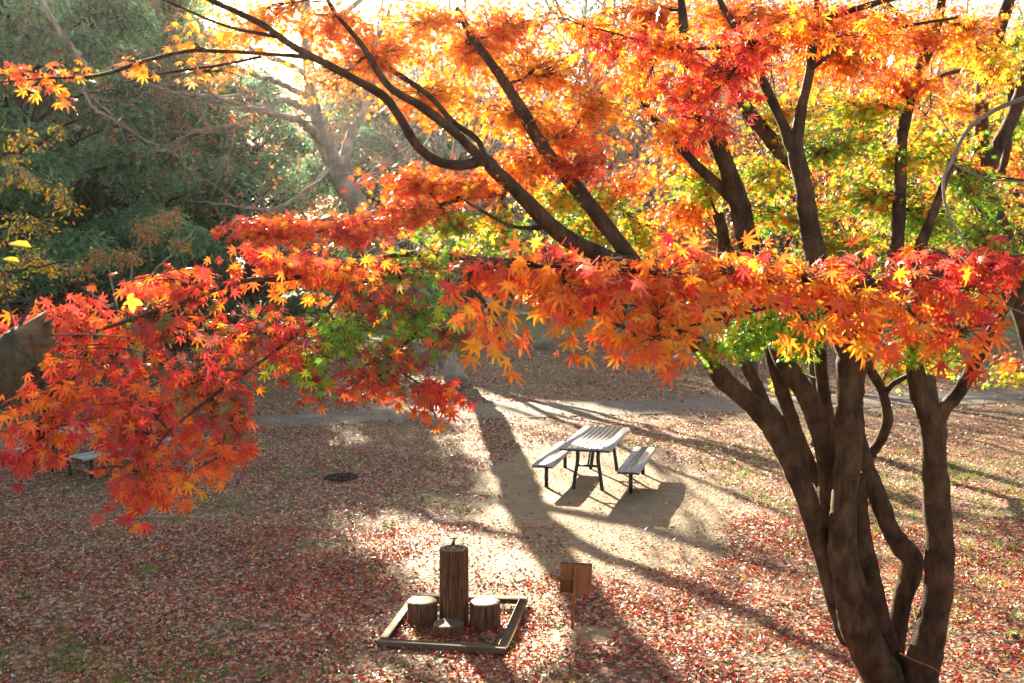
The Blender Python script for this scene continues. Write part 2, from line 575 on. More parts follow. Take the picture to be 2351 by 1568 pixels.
def crown_at_tips(mb, tips, T, k, spread, size, mix, tilt=.6, flat=1.0, jit=.15):
    Q = np.array([t[0] for t in tips]); M_ = np.array([t[2] for t in tips]); D_ = np.array([t[1] for t in tips])
    n = len(Q) * k
    i = np.repeat(np.arange(len(Q)), k)
    u = rng.uniform(0, 1, (n, 1))
    p = M_[i] * (1 - u) + Q[i] * u + rng.normal(0, 1, (n, 3)) * spread * np.array([1, 1, flat])
    nr = np.array([0, 0, 1.0]) + rng.normal(0, tilt, (n, 3)) + np.array([0, -.25, 0])
    tip = D_[i] * .4 + rng.normal(0, .7, (n, 3)) + np.array([0, 0, -.4])
    base = pal(mix, len(Q))[i]
    c = np.where(rng.uniform(0, 1, (n, 1)) < .6, base, pal(mix, n)) * np.exp(rng.normal(0, jit, (n, 1)))
    put_leaves(mb, T, p, nr, tip, size * rng.uniform(.7, 1.2, n), c.clip(0, .9))

# ================================================================ the ground
CLEAR = [(1.35, 15.4, 2.0, 4.2), (-.05, 12.2, .95, 1.2), (.62, 9.42, .36, .30), (-.75, 11.5, .7, .6)]
PATHC = np.array([gnd(x, y)[:2] for x, y in ((3600, 868), (2900, 890), (2351, 908), (1900, 922), (1500, 933), (1100, 943), (850, 953), (620, 968), (380, 984), (100, 1004), (-500, 1045))])
PATHW = [1.1, 1.1, 1.1, 1.15, 1.15, 1.2, 1.05, .95, .9, .9, .9]
PATHS = smooth_path(np.hstack([PATHC, np.array(PATHW)[:, None]]), 10)
def path_d(x, y):
    d = np.full(np.shape(x), 1e9)
    for q in PATHS[::2]:
        d = np.minimum(d, np.hypot(x - q[0], (y - q[1])) / q[2])
    return d
def clear_d(x, y):
    d = np.full(np.shape(x), 1e9)
    for cx, cy, ax, ay in CLEAR:
        d = np.minimum(d, np.hypot((x - cx) / ax, (y - cy) / ay))
    return d + .13 * np.sin(x * 3.1 + 1.7 * np.sin(y * 2.3)) * np.cos(y * 2.7 + x)
def ground_z(x, y):
    b = np.clip((7.4 - y) / 6.0, 0, 1); b = b * b * (3 - 2 * b) * 1.95
    amp = np.clip(path_d(x, y) - 1.1, 0, 1) * np.clip(clear_d(x, y), 0.25, 1)
    z = amp * (.020 * np.sin(x * 1.9 + 1.3 * np.sin(y * 1.1)) + .018 * np.sin(y * 2.3 + x * .7) + .010 * np.sin(x * 5.1 - y * 4.3)) - .02 * (amp > 0)
    far = np.clip((y - 90) / 120, 0, 1)
    return z * np.clip(1.4 - y / 60, 0, 1) + b + far * 5.0

def ground_material():
    m, nt, p, out = mat_new('leaf strewn ground')
    tc = N(nt, 'ShaderNodeTexCoord'); P = tc.outputs['Object']
    sep = N(nt, 'ShaderNodeSeparateXYZ'); nt.links.new(P, sep.inputs[0])
    X, Y = sep.outputs[0], sep.outputs[1]
    nz = noise(nt, P, 1.6, 4, .6)
    big = noise(nt, P, .45, 3)
    dist = None
    for cx, cy, ax, ay in CLEAR:
        a = math_(nt, 'DIVIDE', math_(nt, 'SUBTRACT', X, cx), ax); b = math_(nt, 'DIVIDE', math_(nt, 'SUBTRACT', Y, cy), ay)
        d = math_(nt, 'SQRT', math_(nt, 'ADD', math_(nt, 'MULTIPLY', a, a), math_(nt, 'MULTIPLY', b, b)))
        dist = d if dist is None else math_(nt, 'MINIMUM', dist, d)
    dist = math_(nt, 'ADD', dist, math_(nt, 'MULTIPLY', math_(nt, 'SUBTRACT', nz.outputs[0], .5), .9))
    cm = ramp(nt, dist, [(.92, (1, 1, 1)), (1.0, (0, 0, 0))])
    vor = N(nt, 'ShaderNodeTexVoronoi'); vor.inputs['Scale'].default_value = 21
    wv = mixc(nt, .04, P, noise(nt, P, 9, 3).outputs[1], 'ADD')
    nt.links.new(wv, vor.inputs['Vector'])
    sv = N(nt, 'ShaderNodeSeparateColor'); nt.links.new(vor.outputs['Color'], sv.inputs[0])
    lit = ramp(nt, sv.outputs[0], [(0, (.07, .03, .018)), (.25, (.17, .08, .045)), (.45, (.30, .17, .11)), (.62, (.26, .06, .03)), (.78, (.42, .28, .19)), (.92, (.16, .12, .04)), (1, (.34, .20, .08))], 'CONSTANT')
    soil = ramp(nt, noise(nt, P, 14, 5).outputs[0], [(.3, (.035, .02, .012)), (.7, (.085, .05, .03))])
    base = mixc(nt, ramp(nt, sv.outputs[1], [(.35, (0, 0, 0)), (.45, (1, 1, 1))]), soil, lit)
    gr = ramp(nt, noise(nt, P, 60, 3).outputs[0], [(.3, (.06, .08, .02)), (.7, (.17, .19, .05))])
    gm = math_(nt, 'MULTIPLY', ramp(nt, big.outputs[0], [(.5, (0, 0, 0)), (.62, (1, 1, 1))]), .45)
    base = mixc(nt, gm, base, gr)
    lawn = ramp(nt, noise(nt, P, 1.4, 5).outputs[0], [(.3, (.15, .17, .04)), (.7, (.34, .32, .10))])
    yl = ramp(nt, math_(nt, 'DIVIDE', math_(nt, 'ADD', Y, math_(nt, 'MULTIPLY', big.outputs[0], 12)), 100), [(.50, (0, 0, 0)), (.58, (1, 1, 1))])
    base = mixc(nt, yl, base, lawn)
    dirt = ramp(nt, noise(nt, P, 3.5, 7, .68).outputs[0], [(.25, (.125, .082, .042)), (.5, (.205, .145, .08)), (.75, (.26, .19, .11))])
    dirt = mixc(nt, ramp(nt, noise(nt, P, 1.3, 4).outputs[0], [(.55, (0, 0, 0)), (.75, (.5, .5, .5))]), dirt, (.10, .095, .03))
    grit = ramp(nt, noise(nt, P, 120, 2).outputs[0], [(.35, (.8, .8, .8)), (.65, (1.15, 1.15, 1.15))])
    dirt = mixc(nt, 1.0, dirt, grit, 'MULTIPLY')
    c = mixc(nt, cm, base, dirt)
    nt.links.new(c, p.inputs['Base Color'])
    p.inputs['Roughness'].default_value = .8
    h = math_(nt, 'ADD', vor.outputs['Distance'], math_(nt, 'MULTIPLY', noise(nt, P, 45, 4).outputs[0], .6))
    bump(nt, h, .6, .03, p)
    return m

def build_ground():
    xs = np.concatenate([-np.geomspace(220, 16, 22), np.linspace(-15, 15, 121), np.geomspace(16, 220, 22)])
    ys = np.concatenate([np.linspace(-60, -4, 12), np.linspace(-3, 30, 133), np.geomspace(30.8, 300, 36)])
    X, Y = np.meshgrid(xs, ys)
    Z = ground_z(X, Y)
    V = np.stack([X, Y, Z], -1).reshape(-1, 3)
    nx, ny = len(xs), len(ys)
    i = np.arange(ny - 1)[:, None] * nx; j = np.arange(nx - 1)[None]
    q = np.stack([i + j, i + j + 1, i + j + 1 + nx, i + j + nx], -1).reshape(-1, 4)
    mb = MB(); mb.add(V, [q])
    tag(mb.build('ground', ground_material(), None, True), kind='structure')
build_ground()

def build_path():
    m, nt, p, out = mat_new('worn asphalt')
    P = N(nt, 'ShaderNodeTexCoord').outputs['Object']
    a = ramp(nt, noise(nt, P, 90, 3).outputs[0], [(.3, (.075, .066, .06)), (.7, (.14, .122, .108))])
    b = ramp(nt, noise(nt, P, .9, 5).outputs[0], [(.42, (0, 0, 0)), (.6, (1, 1, 1))])
    sx = N(nt, 'ShaderNodeSeparateXYZ'); nt.links.new(P, sx.inputs[0])
    west = ramp(nt, math_(nt, 'DIVIDE', math_(nt, 'ADD', sx.outputs[0], 10), 20), [(.45, (.8, .8, .8)), (.78, (.12, .12, .12))])
    c = mixc(nt, math_(nt, 'MULTIPLY', b, west), a, (.25, .19, .125))
    nt.links.new(c, p.inputs['Base Color']); p.inputs['Roughness'].default_value = .85
    bump(nt, noise(nt, P, 140, 3).outputs[0], .4, .01, p)
    mb = MB()
    T = np.gradient(PATHS[:, :2], axis=0); T /= np.linalg.norm(T, axis=1)[:, None]
    Nn = np.stack([-T[:, 1], T[:, 0]], -1)
    n = len(PATHS); wv = 1 + .05 * np.sin(np.arange(n) * 1.1) + .03 * np.sin(np.arange(n) * 2.7)
    rows = [np.hstack([PATHS[:, :2] + Nn * (PATHS[:, 2] * wv)[:, None] * s, np.full((n, 1), z)]) for s, z in ((-1, .004), (-.8, .014), (0, .02), (.8, .014), (1, .004))]
    V = np.stack(rows, 1).reshape(-1, 3)
    i = np.arange(n - 1)[:, None] * 5; j = np.arange(4)[None]
    mb.add(V, [np.stack([i + j, i + j + 1, i + j + 6, i + j + 5], -1).reshape(-1, 4)])
    tag(mb.build('path', m, None, True), kind='structure')
build_path()

# ---------------------------------------------------------------- fallen leaves and grass (nobody could count them)
def litter():
    mb = MB()
    LP = {'pale': (.56, .37, .25), 'pink': (.46, .16, .10), 'brown': (.27, .085, .038), 'dark': (.085, .026, .015), 'red': (.52, .026, .013), 'crimson': (.28, .014, .018), 'orange': (.70, .17, .02), 'yellow': (.66, .45, .07), 'straw': (.60, .44, .23)}
    def palette(x, y):
        n = len(x)
        nzv = .5 + .5 * np.sin(x * .9 + 1.2 * np.sin(y * .6)) * np.cos(y * .8 - x * .3)
        band = .5 + .5 * np.sin(y * 1.15 + x * .55 + 1.1 * np.sin(x * .8) + .8 * np.sin(y * 2.1 + x)) + rng.normal(0, .18, n)
        band = np.clip(band, 0, 1)                                  # drifts of tan leaves between darker ones
        redz = np.clip(1.3 - (y - 8.5) / 7.0, 0, 1) * np.clip((x + 4.6) / 2.4, 0.16, 1) * (.6 + .6 * nzv) * (1.15 - .5 * band)
        right = np.clip((x - 3.0) / 3, 0, 1) * np.clip((y - 9) / 5, 0, 1)
        left = np.clip((-1.0 - x) / 2.0, 0, 1)
        W = np.stack([.06 + .22 * band + .15 * right + .16 * left, .07 + .10 * band + .12 * left, .34 * (1 - redz * .4) * (1.2 - .8 * band), .34 * (1.2 - .9 * band) * (1 - .45 * left), .04 + .42 * redz, .03 + .40 * redz, .04 + .18 * redz, .012 + .04 * redz, .03 + .12 * band + .30 * right], 1)
        W /= W.sum(1, keepdims=True)
        u = rng.uniform(0, 1, (n, 1))
        i = (np.cumsum(W, 1) < u).sum(1).clip(0, 8)
        return np.array(list(LP.values()))[i]
    def zone(y0, y1, per, size, T, margin=1.15):
        area = .5144 * margin * (y1 * y1 - y0 * y0)
        n = int(area * per)
        y = np.sqrt(rng.uniform(y0 * y0, y1 * y1, n)); x = rng.uniform(-1, 1, n) * y * .5144 * margin
        cdn = clear_d(x, y); pd = path_d(x, y)
        keep = np.where(cdn < .97, .08 + .10 * (cdn > .75), 1.0)
        tail = (clear_d(x, y) < 1) & (y < 13.4) & (x < .75); keep = np.where(tail, .42, keep)
        keep = np.where(pd < .95, .12 + .9 * np.clip(pd - .6, 0, 1), keep)
        clump = .62 + .38 * np.sin(x * 2.7 + 2 * np.sin(y * 1.7)) * np.sin(y * 3.1 + x)
        k = rng.uniform(0, 1, n) < keep * clump
        x, y = x[k], y[k]; n = len(x)
        c = palette(x, y) * np.exp(rng.normal(0, .28, (n, 1)))
        z = ground_z(x, y) + np.where(path_d(x, y) < 1.05, .022, 0) + rng.uniform(.004, .03, n)
        nr = np.array([0, 0, 1.0]) + rng.normal(0, .55, (n, 3))
        tp = rng.normal(0, 1, (n, 3)) * np.array([1, 1, .15])
        put_leaves(mb, T, np.stack([x, y, z], 1), nr, tp, size * rng.uniform(.55, 1.35, n), c.clip(0, .8), rng.uniform(-1, 2.2, n))
    zone(7.2, 13.5, 430, .030, T_FAR)
    zone(7.2, 13.5, 1150, .042, T_OVAL)
    zone(13.5, 22, 420, .056, T_DIAM)
    zone(13.5, 22, 150, .034, T_FAR)
    zone(22, 46, 75, .10, T_DIAM)
    tag(mb.build('leaf_litter', M['litter']), 'small fallen red, brown and straw coloured leaves strewn over the ground', 'fallen leaves', kind='stuff')
litter()
def grass():
    mb = MB()
    V = np.array([(-.5, 0, 0), (.5, 0, 0), (.28, .6, .06), (-.28, .6, .06), (0, 1, .22)]) * np.array([.10, 1, 1])
    F = [np.array([(0, 1, 2, 3)]), np.array([(3, 2, 4)])]
    P_ = []
    for x0, x1, y0, y1, n in ((3.4, 9.5, 9.5, 19, 420), (-5.5, -2.5, 8, 9.6, 90), (-6, 8, 8, 20, 170), (-9, 9, 26, 44, 240)):
        for _ in range(n):
            x, y = rng.uniform(x0, x1), rng.uniform(y0, y1)
            if clear_d(np.array([x]), np.array([y]))[0] < 1 or path_d(np.array([x]), np.array([y]))[0] < 1.2: continue
            k = rng.integers(6, 16)
            q = np.stack([x + rng.normal(0, .06, k), y + rng.normal(0, .06, k)], 1)
            P_.append(q)
    q = np.concatenate(P_); n = len(q)
    pos = np.hstack([q, ground_z(q[:, 0], q[:, 1])[:, None]])
    tp = np.array([0, 0, 1.0]) + rng.normal(0, .5, (n, 3))
    c = np.array([.13, .22, .03]) * np.exp(rng.normal(0, .25, (n, 1))) * np.exp(rng.normal(0, .12, (n, 3)))
    put_leaves(mb, (V, F), pos, rng.normal(0, 1, (n, 3)) * np.array([1, 1, .1]), tp, rng.uniform(.05, .13, n), c)
    tag(mb.build('grass', M['grass']), 'sparse tufts of green grass poking through the fallen leaves', 'grass', kind='stuff')
grass()

# ================================================================ furniture
def plank(mb, x, wd, L, z, th, drop=None):
    """one long slat along y; drop: rolled-over outer edge (+1 right, -1 left)"""
    if not drop:
        mb.box((x, 0, z), (wd, L, th)); return
    k = 7
    prof = [(-wd / 2 * drop, 0)]
    for i in range(k):
        a = i / (k - 1) * math.pi / 2
        prof.append((drop * (wd / 2 - .028 + .028 * math.sin(a)), -.028 + .028 * math.cos(a)))
    prof.append((drop * wd / 2, -.055))
    top = np.array([(x + a, z + th / 2 + b) for a, b in prof])
    bot = np.array([(x + a - drop * (.014 if i > 1 else 0), z + th / 2 + b - th * (1 if i < 4 else .4)) for i, (a, b) in enumerate(prof)])
    ring = np.vstack([top, bot[::-1]])
    n = len(ring)
    V = np.vstack([np.insert(ring, 1, -L / 2, axis=1), np.insert(ring, 1, L / 2, axis=1)])
    i = np.arange(n); j = (i + 1) % n
    sides = np.stack([i, j, j + n, i + n], -1)
    h = n // 2
    cap = np.array([(a, a + 1, n - 2 - a, n - 1 - a) for a in range(h - 1)])
    mb.add(V, [sides, cap[:, ::-1], cap + n])
LT, LB = 2.1, 2.05
def make_table():
    t = empty('picnic_table', (0, 0, 0))
    mb = MB()
    wds = [.12] + [.068] * 7 + [.12]
    tot = sum(wds) + .012 * 8
    x = -tot / 2
    for i, wd in enumerate(wds):
        plank(mb, x + wd / 2, wd, LT, .685, .03, -1 if i == 0 else (1 if i == 8 else None))
        x += wd + .012
    mb.build('tabletop', M['slat'], t)
    f = MB()
    for s in (-1, 1):
        f.box((0, s * (LT / 2 - .30), .648), (.66, .05, .042)); f.box((0, s * (LT / 2 - .012), .655), (.78, .016, .03))
    f.box((0, 0, .637), (.05, LT - .66, .04))
    f.build('table_frame', M['iron'], t)
    for s in (-1, 1):
        y = s * (LT / 2 - .30)
        for e in (-1, 1):
            l = MB()
            P = smooth_path([(e * .17, y, .64, .03), (e * .165, y, .45, .03), (e * .20, y, .22, .03), (e * .235, y, -.03, .033)], 6)
            l.tube(P[:, :3], P[:, 3], 10)
            l.build('leg', M['iron'], t, True)
        c = MB(); c.tube([(-.16, y, .36), (.16, y, .36)], [.02, .02], 8); c.tube([(.0, y, .36), (0, y - s * .3, .63)], [.015, .015], 8)
        c.build('crossbar', M['iron'], t, True)
    return t
def make_bench():
    b = empty('backless_bench', (0, 0, 0))
    mb = MB()
    for x, wd, e in ((-.118, .108, -1), (0, .108, None), (.118, .108, 1)):
        plank(mb, x, wd, LB, .385, .03, e)
    mb.build('seat', M['slat'], b)
    f = MB()
    for s in (-1, 1):
        f.box((0, s * (LB / 2 - .30), .350), (.30, .05, .036)); f.box((0, s * (LB / 2 - .012), .356), (.32, .016, .028))
    f.box((0, 0, .338), (.045, LB - .66, .035))
    f.build('seat_frame', M['iron'], b)
    for s in (-1, 1):
        l = MB(); y = s * (LB / 2 - .30)
        l.tube([(0, y, -.03), (0, y, .1), (0, y, .335)], [.034, .032, .032], 12)
        l.build('leg', M['iron'], b, True)
    return b
tab = make_table(); ben = make_bench()
TROT = -R(15)
def tpos(c, lx, ly=0):
    return (c[0] + lx * math.cos(TROT) - ly * math.sin(TROT), c[1] + lx * math.sin(TROT) + ly * math.cos(TROT), 0)
TC = (1.40, 16.35)
tab.location = (*TC, 0); tab.rotation_euler.z = TROT
tag(tab, 'pale slatted picnic table with dark iron legs standing on the bare dirt clearing', 'picnic table', 'slatted picnic tables')
ben.location = tpos(TC, -.68); ben.rotation_euler.z = TROT
tag(ben, 'pale slatted backless bench on the left side of the table in the clearing', 'bench', 'slatted backless benches')
b2 = copy_tree(ben); b2.location = tpos(TC, .70, -.12)
tag(b2, 'pale slatted backless bench on the right side of the table in the clearing', 'bench')
TC2 = (-7.35, 17.4)
t2 = copy_tree(tab); t2.location = (*TC2, 0); t2.rotation_euler.z = TROT - R(12)
tag(t2, 'slatted picnic table half hidden behind the red maple leaves on the left', 'picnic table')
for lx, lab in ((-.70, 'backless bench on the far left side of the table hidden behind red leaves'), (.72, 'backless bench peeking out below the red maple leaves, right side of the hidden table')):
    b = copy_tree(ben)
    a = TROT - R(12)
    b.location = (TC2[0] + lx * math.cos(a), TC2[1] + lx * math.sin(a), 0); b.rotation_euler.z = a
    tag(b, lab, 'bench')

# ---- log drinking fountain
def log_side(mb, r, h, z0=0.0, k=72, seed=0):
    g = np.random.default_rng(seed)
    a = np.arange(k) * 2 * math.pi / k
    groove = np.where(g.uniform(0, 1, k) < .3, -g.uniform(.03, .075, k), g.uniform(-.012, .012, k))
    shape = 1 + .02 * np.sin(2 * a + g.uniform(0, 6)) + .012 * np.sin(3 * a + g.uniform(0, 6))
    zs = np.linspace(z0, h, 9)
    rows = []
    for i, z in enumerate(zs):
        rr = r * shape * (1 + groove * (.8 + .4 * g.uniform(0, 1, k))) * (1.02 - .02 * i / 8)
        rows.append(np.stack([rr * np.cos(a), rr * np.sin(a), np.full(k, z)], -1))
    V = np.concatenate(rows)
    i = np.arange(8)[:, None] * k; j = np.arange(k)[None]; j2 = (j + 1) % k
    mb.add(V, [np.stack([i + j, i + j2, i + k + j2, i + k + j], -1).reshape(-1, 4)])
    return rows[-1]
def cap_mat():
    m, nt, p, out = mat_new('sawn log end')
    P = N(nt, 'ShaderNodeTexCoord').outputs['Object']
    wv = N(nt, 'ShaderNodeTexWave', wave_type='RINGS', rings_direction='Z')
    wv.inputs['Scale'].default_value = 16; wv.inputs['Distortion'].default_value = 2.5; wv.inputs['Detail'].default_value = 3
    nt.links.new(P, wv.inputs['Vector'])
    c = ramp(nt, wv.outputs['Fac'], [(.2, (.065, .042, .024)), (.8, (.115, .08, .05))])
    c = mixc(nt, ramp(nt, noise(nt, P, 12, 5).outputs[0], [(.4, (0, 0, 0)), (.7, (.6, .6, .6))]), c, (.05, .03, .016))
    nt.links.new(c, p.inputs['Base Color']); p.inputs['Roughness'].default_value = .7
    bump(nt, wv.outputs['Fac'], .25, .005, p)
    return m
M['cap'] = cap_mat()
def disc_cap(mb, ring, z, dome=.004, crack=None):
    c = ring.mean(0)
    k = len(ring)
    rows = [ring * np.array([s, s, 0]) + np.array([0, 0, z + d]) for s, d in ((1.0, -.006), (.985, 0.0), (.6, dome), (.2, dome))]
    V = np.vstack(rows + [np.array([[0, 0, z + dome]])])
    i = np.arange(3)[:, None] * k; j = np.arange(k)[None]; j2 = (j + 1) % k
    q = np.stack([i + j, i + j2, i + k + j2, i + k + j], -1).reshape(-1, 4)
    jj = np.arange(k)
    mb.add(V, [q, np.stack([3 * k + jj, 3 * k + (jj + 1) % k, np.full(k, 4 * k)], -1)])
FX, FY, FH = -.585, 9.79, .735
ft = empty('drinking_fountain', (FX, FY, 0))
s = MB(); top = log_side(s, .145, FH - .006, -.03, 84, 3); s.build('log_body', M['log'], ft)
rim = MB(); k = len(top)
inner = top * np.array([.66, .66, 0])
rows = [top * np.array([1, 1, 0]) + [0, 0, FH - .006], top * np.array([.98, .98, 0]) + [0, 0, FH], inner + [0, 0, FH], inner * np.array([.97, .97, 0]) + [0, 0, FH - .02]]
rim.add(np.vstack(rows), [np.stack([(np.arange(3)[:, None] * k + np.arange(k)[None]), (np.arange(3)[:, None] * k + (np.arange(k) + 1)[None] % k), (np.arange(3)[:, None] * k + k + (np.arange(k) + 1)[None] % k), (np.arange(3)[:, None] * k + k + np.arange(k)[None])], -1).reshape(-1, 4)])
rim.build('rim', M['cap'], ft)
bs = MB(); bs.lathe([(.094, FH - .012), (.09, FH - .05), (.07, FH - .07), (.02, FH - .075), (.0005, FH - .076)], 32); bs.build('basin', M['basin'], ft, True)
tp = MB(); tp.tube([(0, 0, FH - .08), (0, 0, FH - .02), (0, 0, FH + .035)], [.013, .011, .011], 12)
tp.tube([(-.004, 0, FH + .02), (.0, .0, FH + .045), (.012, -.006, FH + .062)], [.016, .013, .006], 10)
tp.tube([(-.03, 0, FH + .066), (.03, 0, FH + .066)], [.006, .006], 8); tp.tube([(0, 0, FH + .04), (0, 0, FH + .066)], [.007, .007], 8)
tp.v = [v * np.array([1.35, 1.35, 1]) + np.array([0, 0, 1]) * np.maximum(v[:, 2:3] - FH, 0) * .5 for v in tp.v]
tp.build('spout', M['brass'], ft, True)
for xx in (-.055, .062):
    c = MB(); c.tube([(xx, .01, FH - .07), (xx, .01, FH - .01), (xx, .01, FH + .006)], [.006, .005, .009], 8); c.build('push_button', M['brass'], ft, True)
kn = MB(); kp = []
for i, (rr, dd) in enumerate(((.042, -.012), (.040, .012), (.030, .017), (.012, .014), (.0008, .013))): kp.append((rr, dd))
kn.lathe(kp, 24)
a = R(-123)
kn.v = [np.stack([v[:, 0] * -math.sin(a) + v[:, 2] * math.cos(a) + .138 * math.cos(a), v[:, 0] * math.cos(a) + v[:, 2] * math.sin(a) + .138 * math.sin(a), v[:, 1] * 1.5 + FH - .29], -1) for v in kn.v]
kn.build('knot', M['log'], ft, True)
lf = MB(); n = 34
q = rng.normal(0, .035, (n, 3)) * [1, 1, .1] + [0, 0, FH - .058]
put_leaves(lf, T_FAR, q, np.array([0, 0, 1.]) + rng.normal(0, .4, (n, 3)), rng.normal(0, 1, (n, 3)), rng.uniform(.012, .022, n), pal({'crimson': 3, 'red': 3, 'pink': 1, 'tan': 2}, n) * .7)
tag(ft, 'tall upright log drinking fountain with basin and spout in its top', 'drinking fountain')
tag(lf.build('fallen_leaf', M['litter'], None), 'small heap of dead red leaves lying in the basin of the log fountain', 'fallen leaves', kind='stuff').location = (FX, FY, 0)
def stump(x, y, h, r, lab, seed):
    e = empty('log_stump', (x, y, 0), seed * 1.3)
    s = MB(); ring = log_side(s, r, h - .006, -.03, 72, seed); s.build('bark', M['log'], e)
    c = MB(); disc_cap(c, ring, h); c.build('sawn_top', M['cap'], e)
    tag(e, lab, 'log stump', 'log stumps round the drinking fountain')
stump(-.90, 9.77, .20, .148, 'low log stump standing left of the tall log drinking fountain', 5)
stump(-.268, 9.72, .205, .150, 'low log stump with a cracked top right of the tall log drinking fountain', 8)
stump(-.622, 9.455, .085, .148, 'flattest log stump, a step in front of the tall log drinking fountain', 13)
fr = empty('timber_frame', (-.56, 9.7, 0))
cs = [np.array(p) for p in ((-1.27, 9.10), (-.06, 8.92), (.17, 10.36), (-1.07, 10.48))]
for i in range(4):
    a_, b_ = cs[i], cs[(i + 1) % 4]
    d = b_ - a_; L = np.linalg.norm(d); u = d / L
    mid = (a_ + b_) / 2
    inn = np.array([-u[1], u[0]])
    wdt = .085
    Lb = L if i % 2 == 0 else L - 2 * wdt - .004
    Mx = np.array([[u[0], -u[1], 0], [u[1], u[0], 0], [0, 0, 1]])
    o = MB(); o.box((0, 0, 0), (Lb, wdt, .065)); bo = o.build('beam', M['timber'], fr)
    cpt = mid + inn * wdt / 2 - np.array([-.56, 9.7])
    bo.location = (cpt[0], cpt[1], .010 + .0015 * i); bo.rotation_euler.z = math.atan2(u[1], u[0])
tag(fr, 'weathered square timber frame laid on the ground around the log fountain', 'timber frame')

# ---- little wooden notice board seen from the back
sg = empty('notice_board', (.60, 9.63, 0), R(-3))
p_ = MB(); p_.box((0, 0, .27), (.034, .026, .62)); p_.build('post', M['signwood'], sg)
bd = MB(); bd.box((.012, .0205, .455), (.315, .014, .285)); pn = bd.build('panel', M['signwood'], sg)
bt = MB(); bt.box((.012, .0205, .606), (.32, .020, .014)); bt.build('top_edge', M['cap'], sg)
bb = MB(); bb.box((.012, .0095, .445), (.30, .007, .03)); bb.build('batten', M['signwood'], sg)
for xx in (-.045, .04):
    c = MB(); c.tube([(xx, .0150, .50), (xx, .0105, .50)], [.006, .004], 8); c.build('bolt', M['brass'], sg)
sg.rotation_euler = (R(-6), R(2.5), R(-3))
tag(sg, 'small brown wooden notice board on a post, seen from behind, beside the fountain', 'sign')

# ---- drain cover
dp = gnd(783, 1093)
dr = empty('drain_cover', (dp[0], dp[1], 0))
m_ = MB(); m_.lathe([(.28, -.03), (.28, -.004), (.24, -.002)], 36); m_.build('rim', M['drain'], dr)
m_ = MB()
for i in range(-4, 5):
    hl = math.sqrt(max(.25 ** 2 - (i * .055) ** 2, 0))
    m_.box((i * .055, 0, -.006), (.034, 2 * hl - .004, .012))
m_.build('grate', M['drain'], dr)
tag(dr, 'round dark iron drain cover sunk among the fallen leaves left of the clearing', 'drain cover')

# ---- weeds
def weed(px, py, n, size, lab):
    g = gnd(px, py)
    mb = MB()
    a = rng.uniform(0, 6.28, n)
    tipd = np.stack([np.cos(a), np.sin(a), rng.uniform(.2, .8, n)], -1)
    pos = g + tipd * size * .5 * rng.uniform(.4, 1.4, (n, 1)) * [1, 1, .4]
    pos[:, 2] += .02
    put_leaves(mb, T_OVAL, pos, np.array([0, 0, 1.]) + rng.normal(0, .3, (n, 3)), tipd, size * rng.uniform(.6, 1.1, n), np.array([.12, .26, .03]) * np.exp(rng.normal(0, .2, (n, 1))))
    o = mb.build('weed', M['grass'])
    o.data.transform(__import__('mathutils').Matrix.Translation((-g[0], -g[1], 0))); o.location = (g[0], g[1], 0)
    tag(o, lab, 'weed', 'green weeds growing through the leaf litter')
weed(335, 1315, 16, .10, 'bright green weed low in the brown litter below the red maple leaves')
weed(890, 1212, 14, .10, 'bright green weed on the shade edge left of the dirt clearing')
weed(60, 1375, 14, .09, 'leafy green weed near the left edge of the photo')
weed(1285, 1446, 22, .05, 'mossy green weed at the foot of the wooden notice board')
weed(2332, 1462, 9, .09, 'green weed sprig beside the thickest right hand maple stem')
weed(610, 1552, 8, .08, 'single green weed in the red litter at the bottom left of the photo')
# ================================================================ the big multi-stemmed maple
def stem_part(root, plant, rows, name='stem', k=14, label=None, lump=.07, rough=True):
    mb = MB()
    plant.limb(mb, px_path(rows), k, 9, lump)
    o = local(mb, root).build(name, M['bark'], root, True)
    if label: o['label'] = label
    return o
BX = at(2060, 1568, 8.2)
mt = empty('maple_tree', (BX[0], 8.15, 0))
tag(mt, 'large maple with many dark fanning stems and orange, green and red leaves', 'maple tree')
mp = Plant()
g0 = (2062, 1640, 8.1)
D = 8.2
stem_part(mt, mp, [(2050, 1650, 8.05, 120), (2030, 1568, 8.05, 100), (2005, 1515, 8.03, 92), (1970, 1440, 8.0, 84), (1950, 1345, 8.0, 78), (1935, 1262, 8.0, 66), (1937, 1162, 8.0, 60), (1948, 1042, 8.0, 60), (1949, 940, 8.0, 60), (1955, 855, 8.0, 66), (1957, 800, 8.0, 80), (1925, 745, 8.0, 56), (1890, 660, 8.0, 50), (1862, 540, 8.1, 46), (1845, 430, 8.1, 42), (1826, 345, 8.1, 38)], label='thick front stem forking at its top')
stem_part(mt, mp, [(1960, 815, 8.0, 60), (1995, 760, 8.05, 48), (2030, 690, 8.2, 40), (2055, 600, 8.4, 34), (2067, 433, 8.6, 28), (2071, 317, 8.7, 26), (2100, 185, 8.8, 30), (2138, 100, 8.9, 26), (2160, 10, 9, 20), (2175, -90, 9, 12)], 'limb', 12)
stem_part(mt, mp, [(1826, 345, 8.1, 34), (1812, 325, 8.1, 28), (1797, 283, 8.1, 24), (1753, 190, 8.0, 21), (1705, 90, 7.9, 18), (1660, 17, 7.8, 14), (1630, -60, 7.8, 9)], 'limb', 10)
stem_part(mt, mp, [(1826, 350, 8.1, 32), (1840, 250, 8.05, 24), (1860, 160, 8.0, 21), (1868, 70, 7.9, 18), (1880, -40, 7.9, 12)], 'limb', 10)
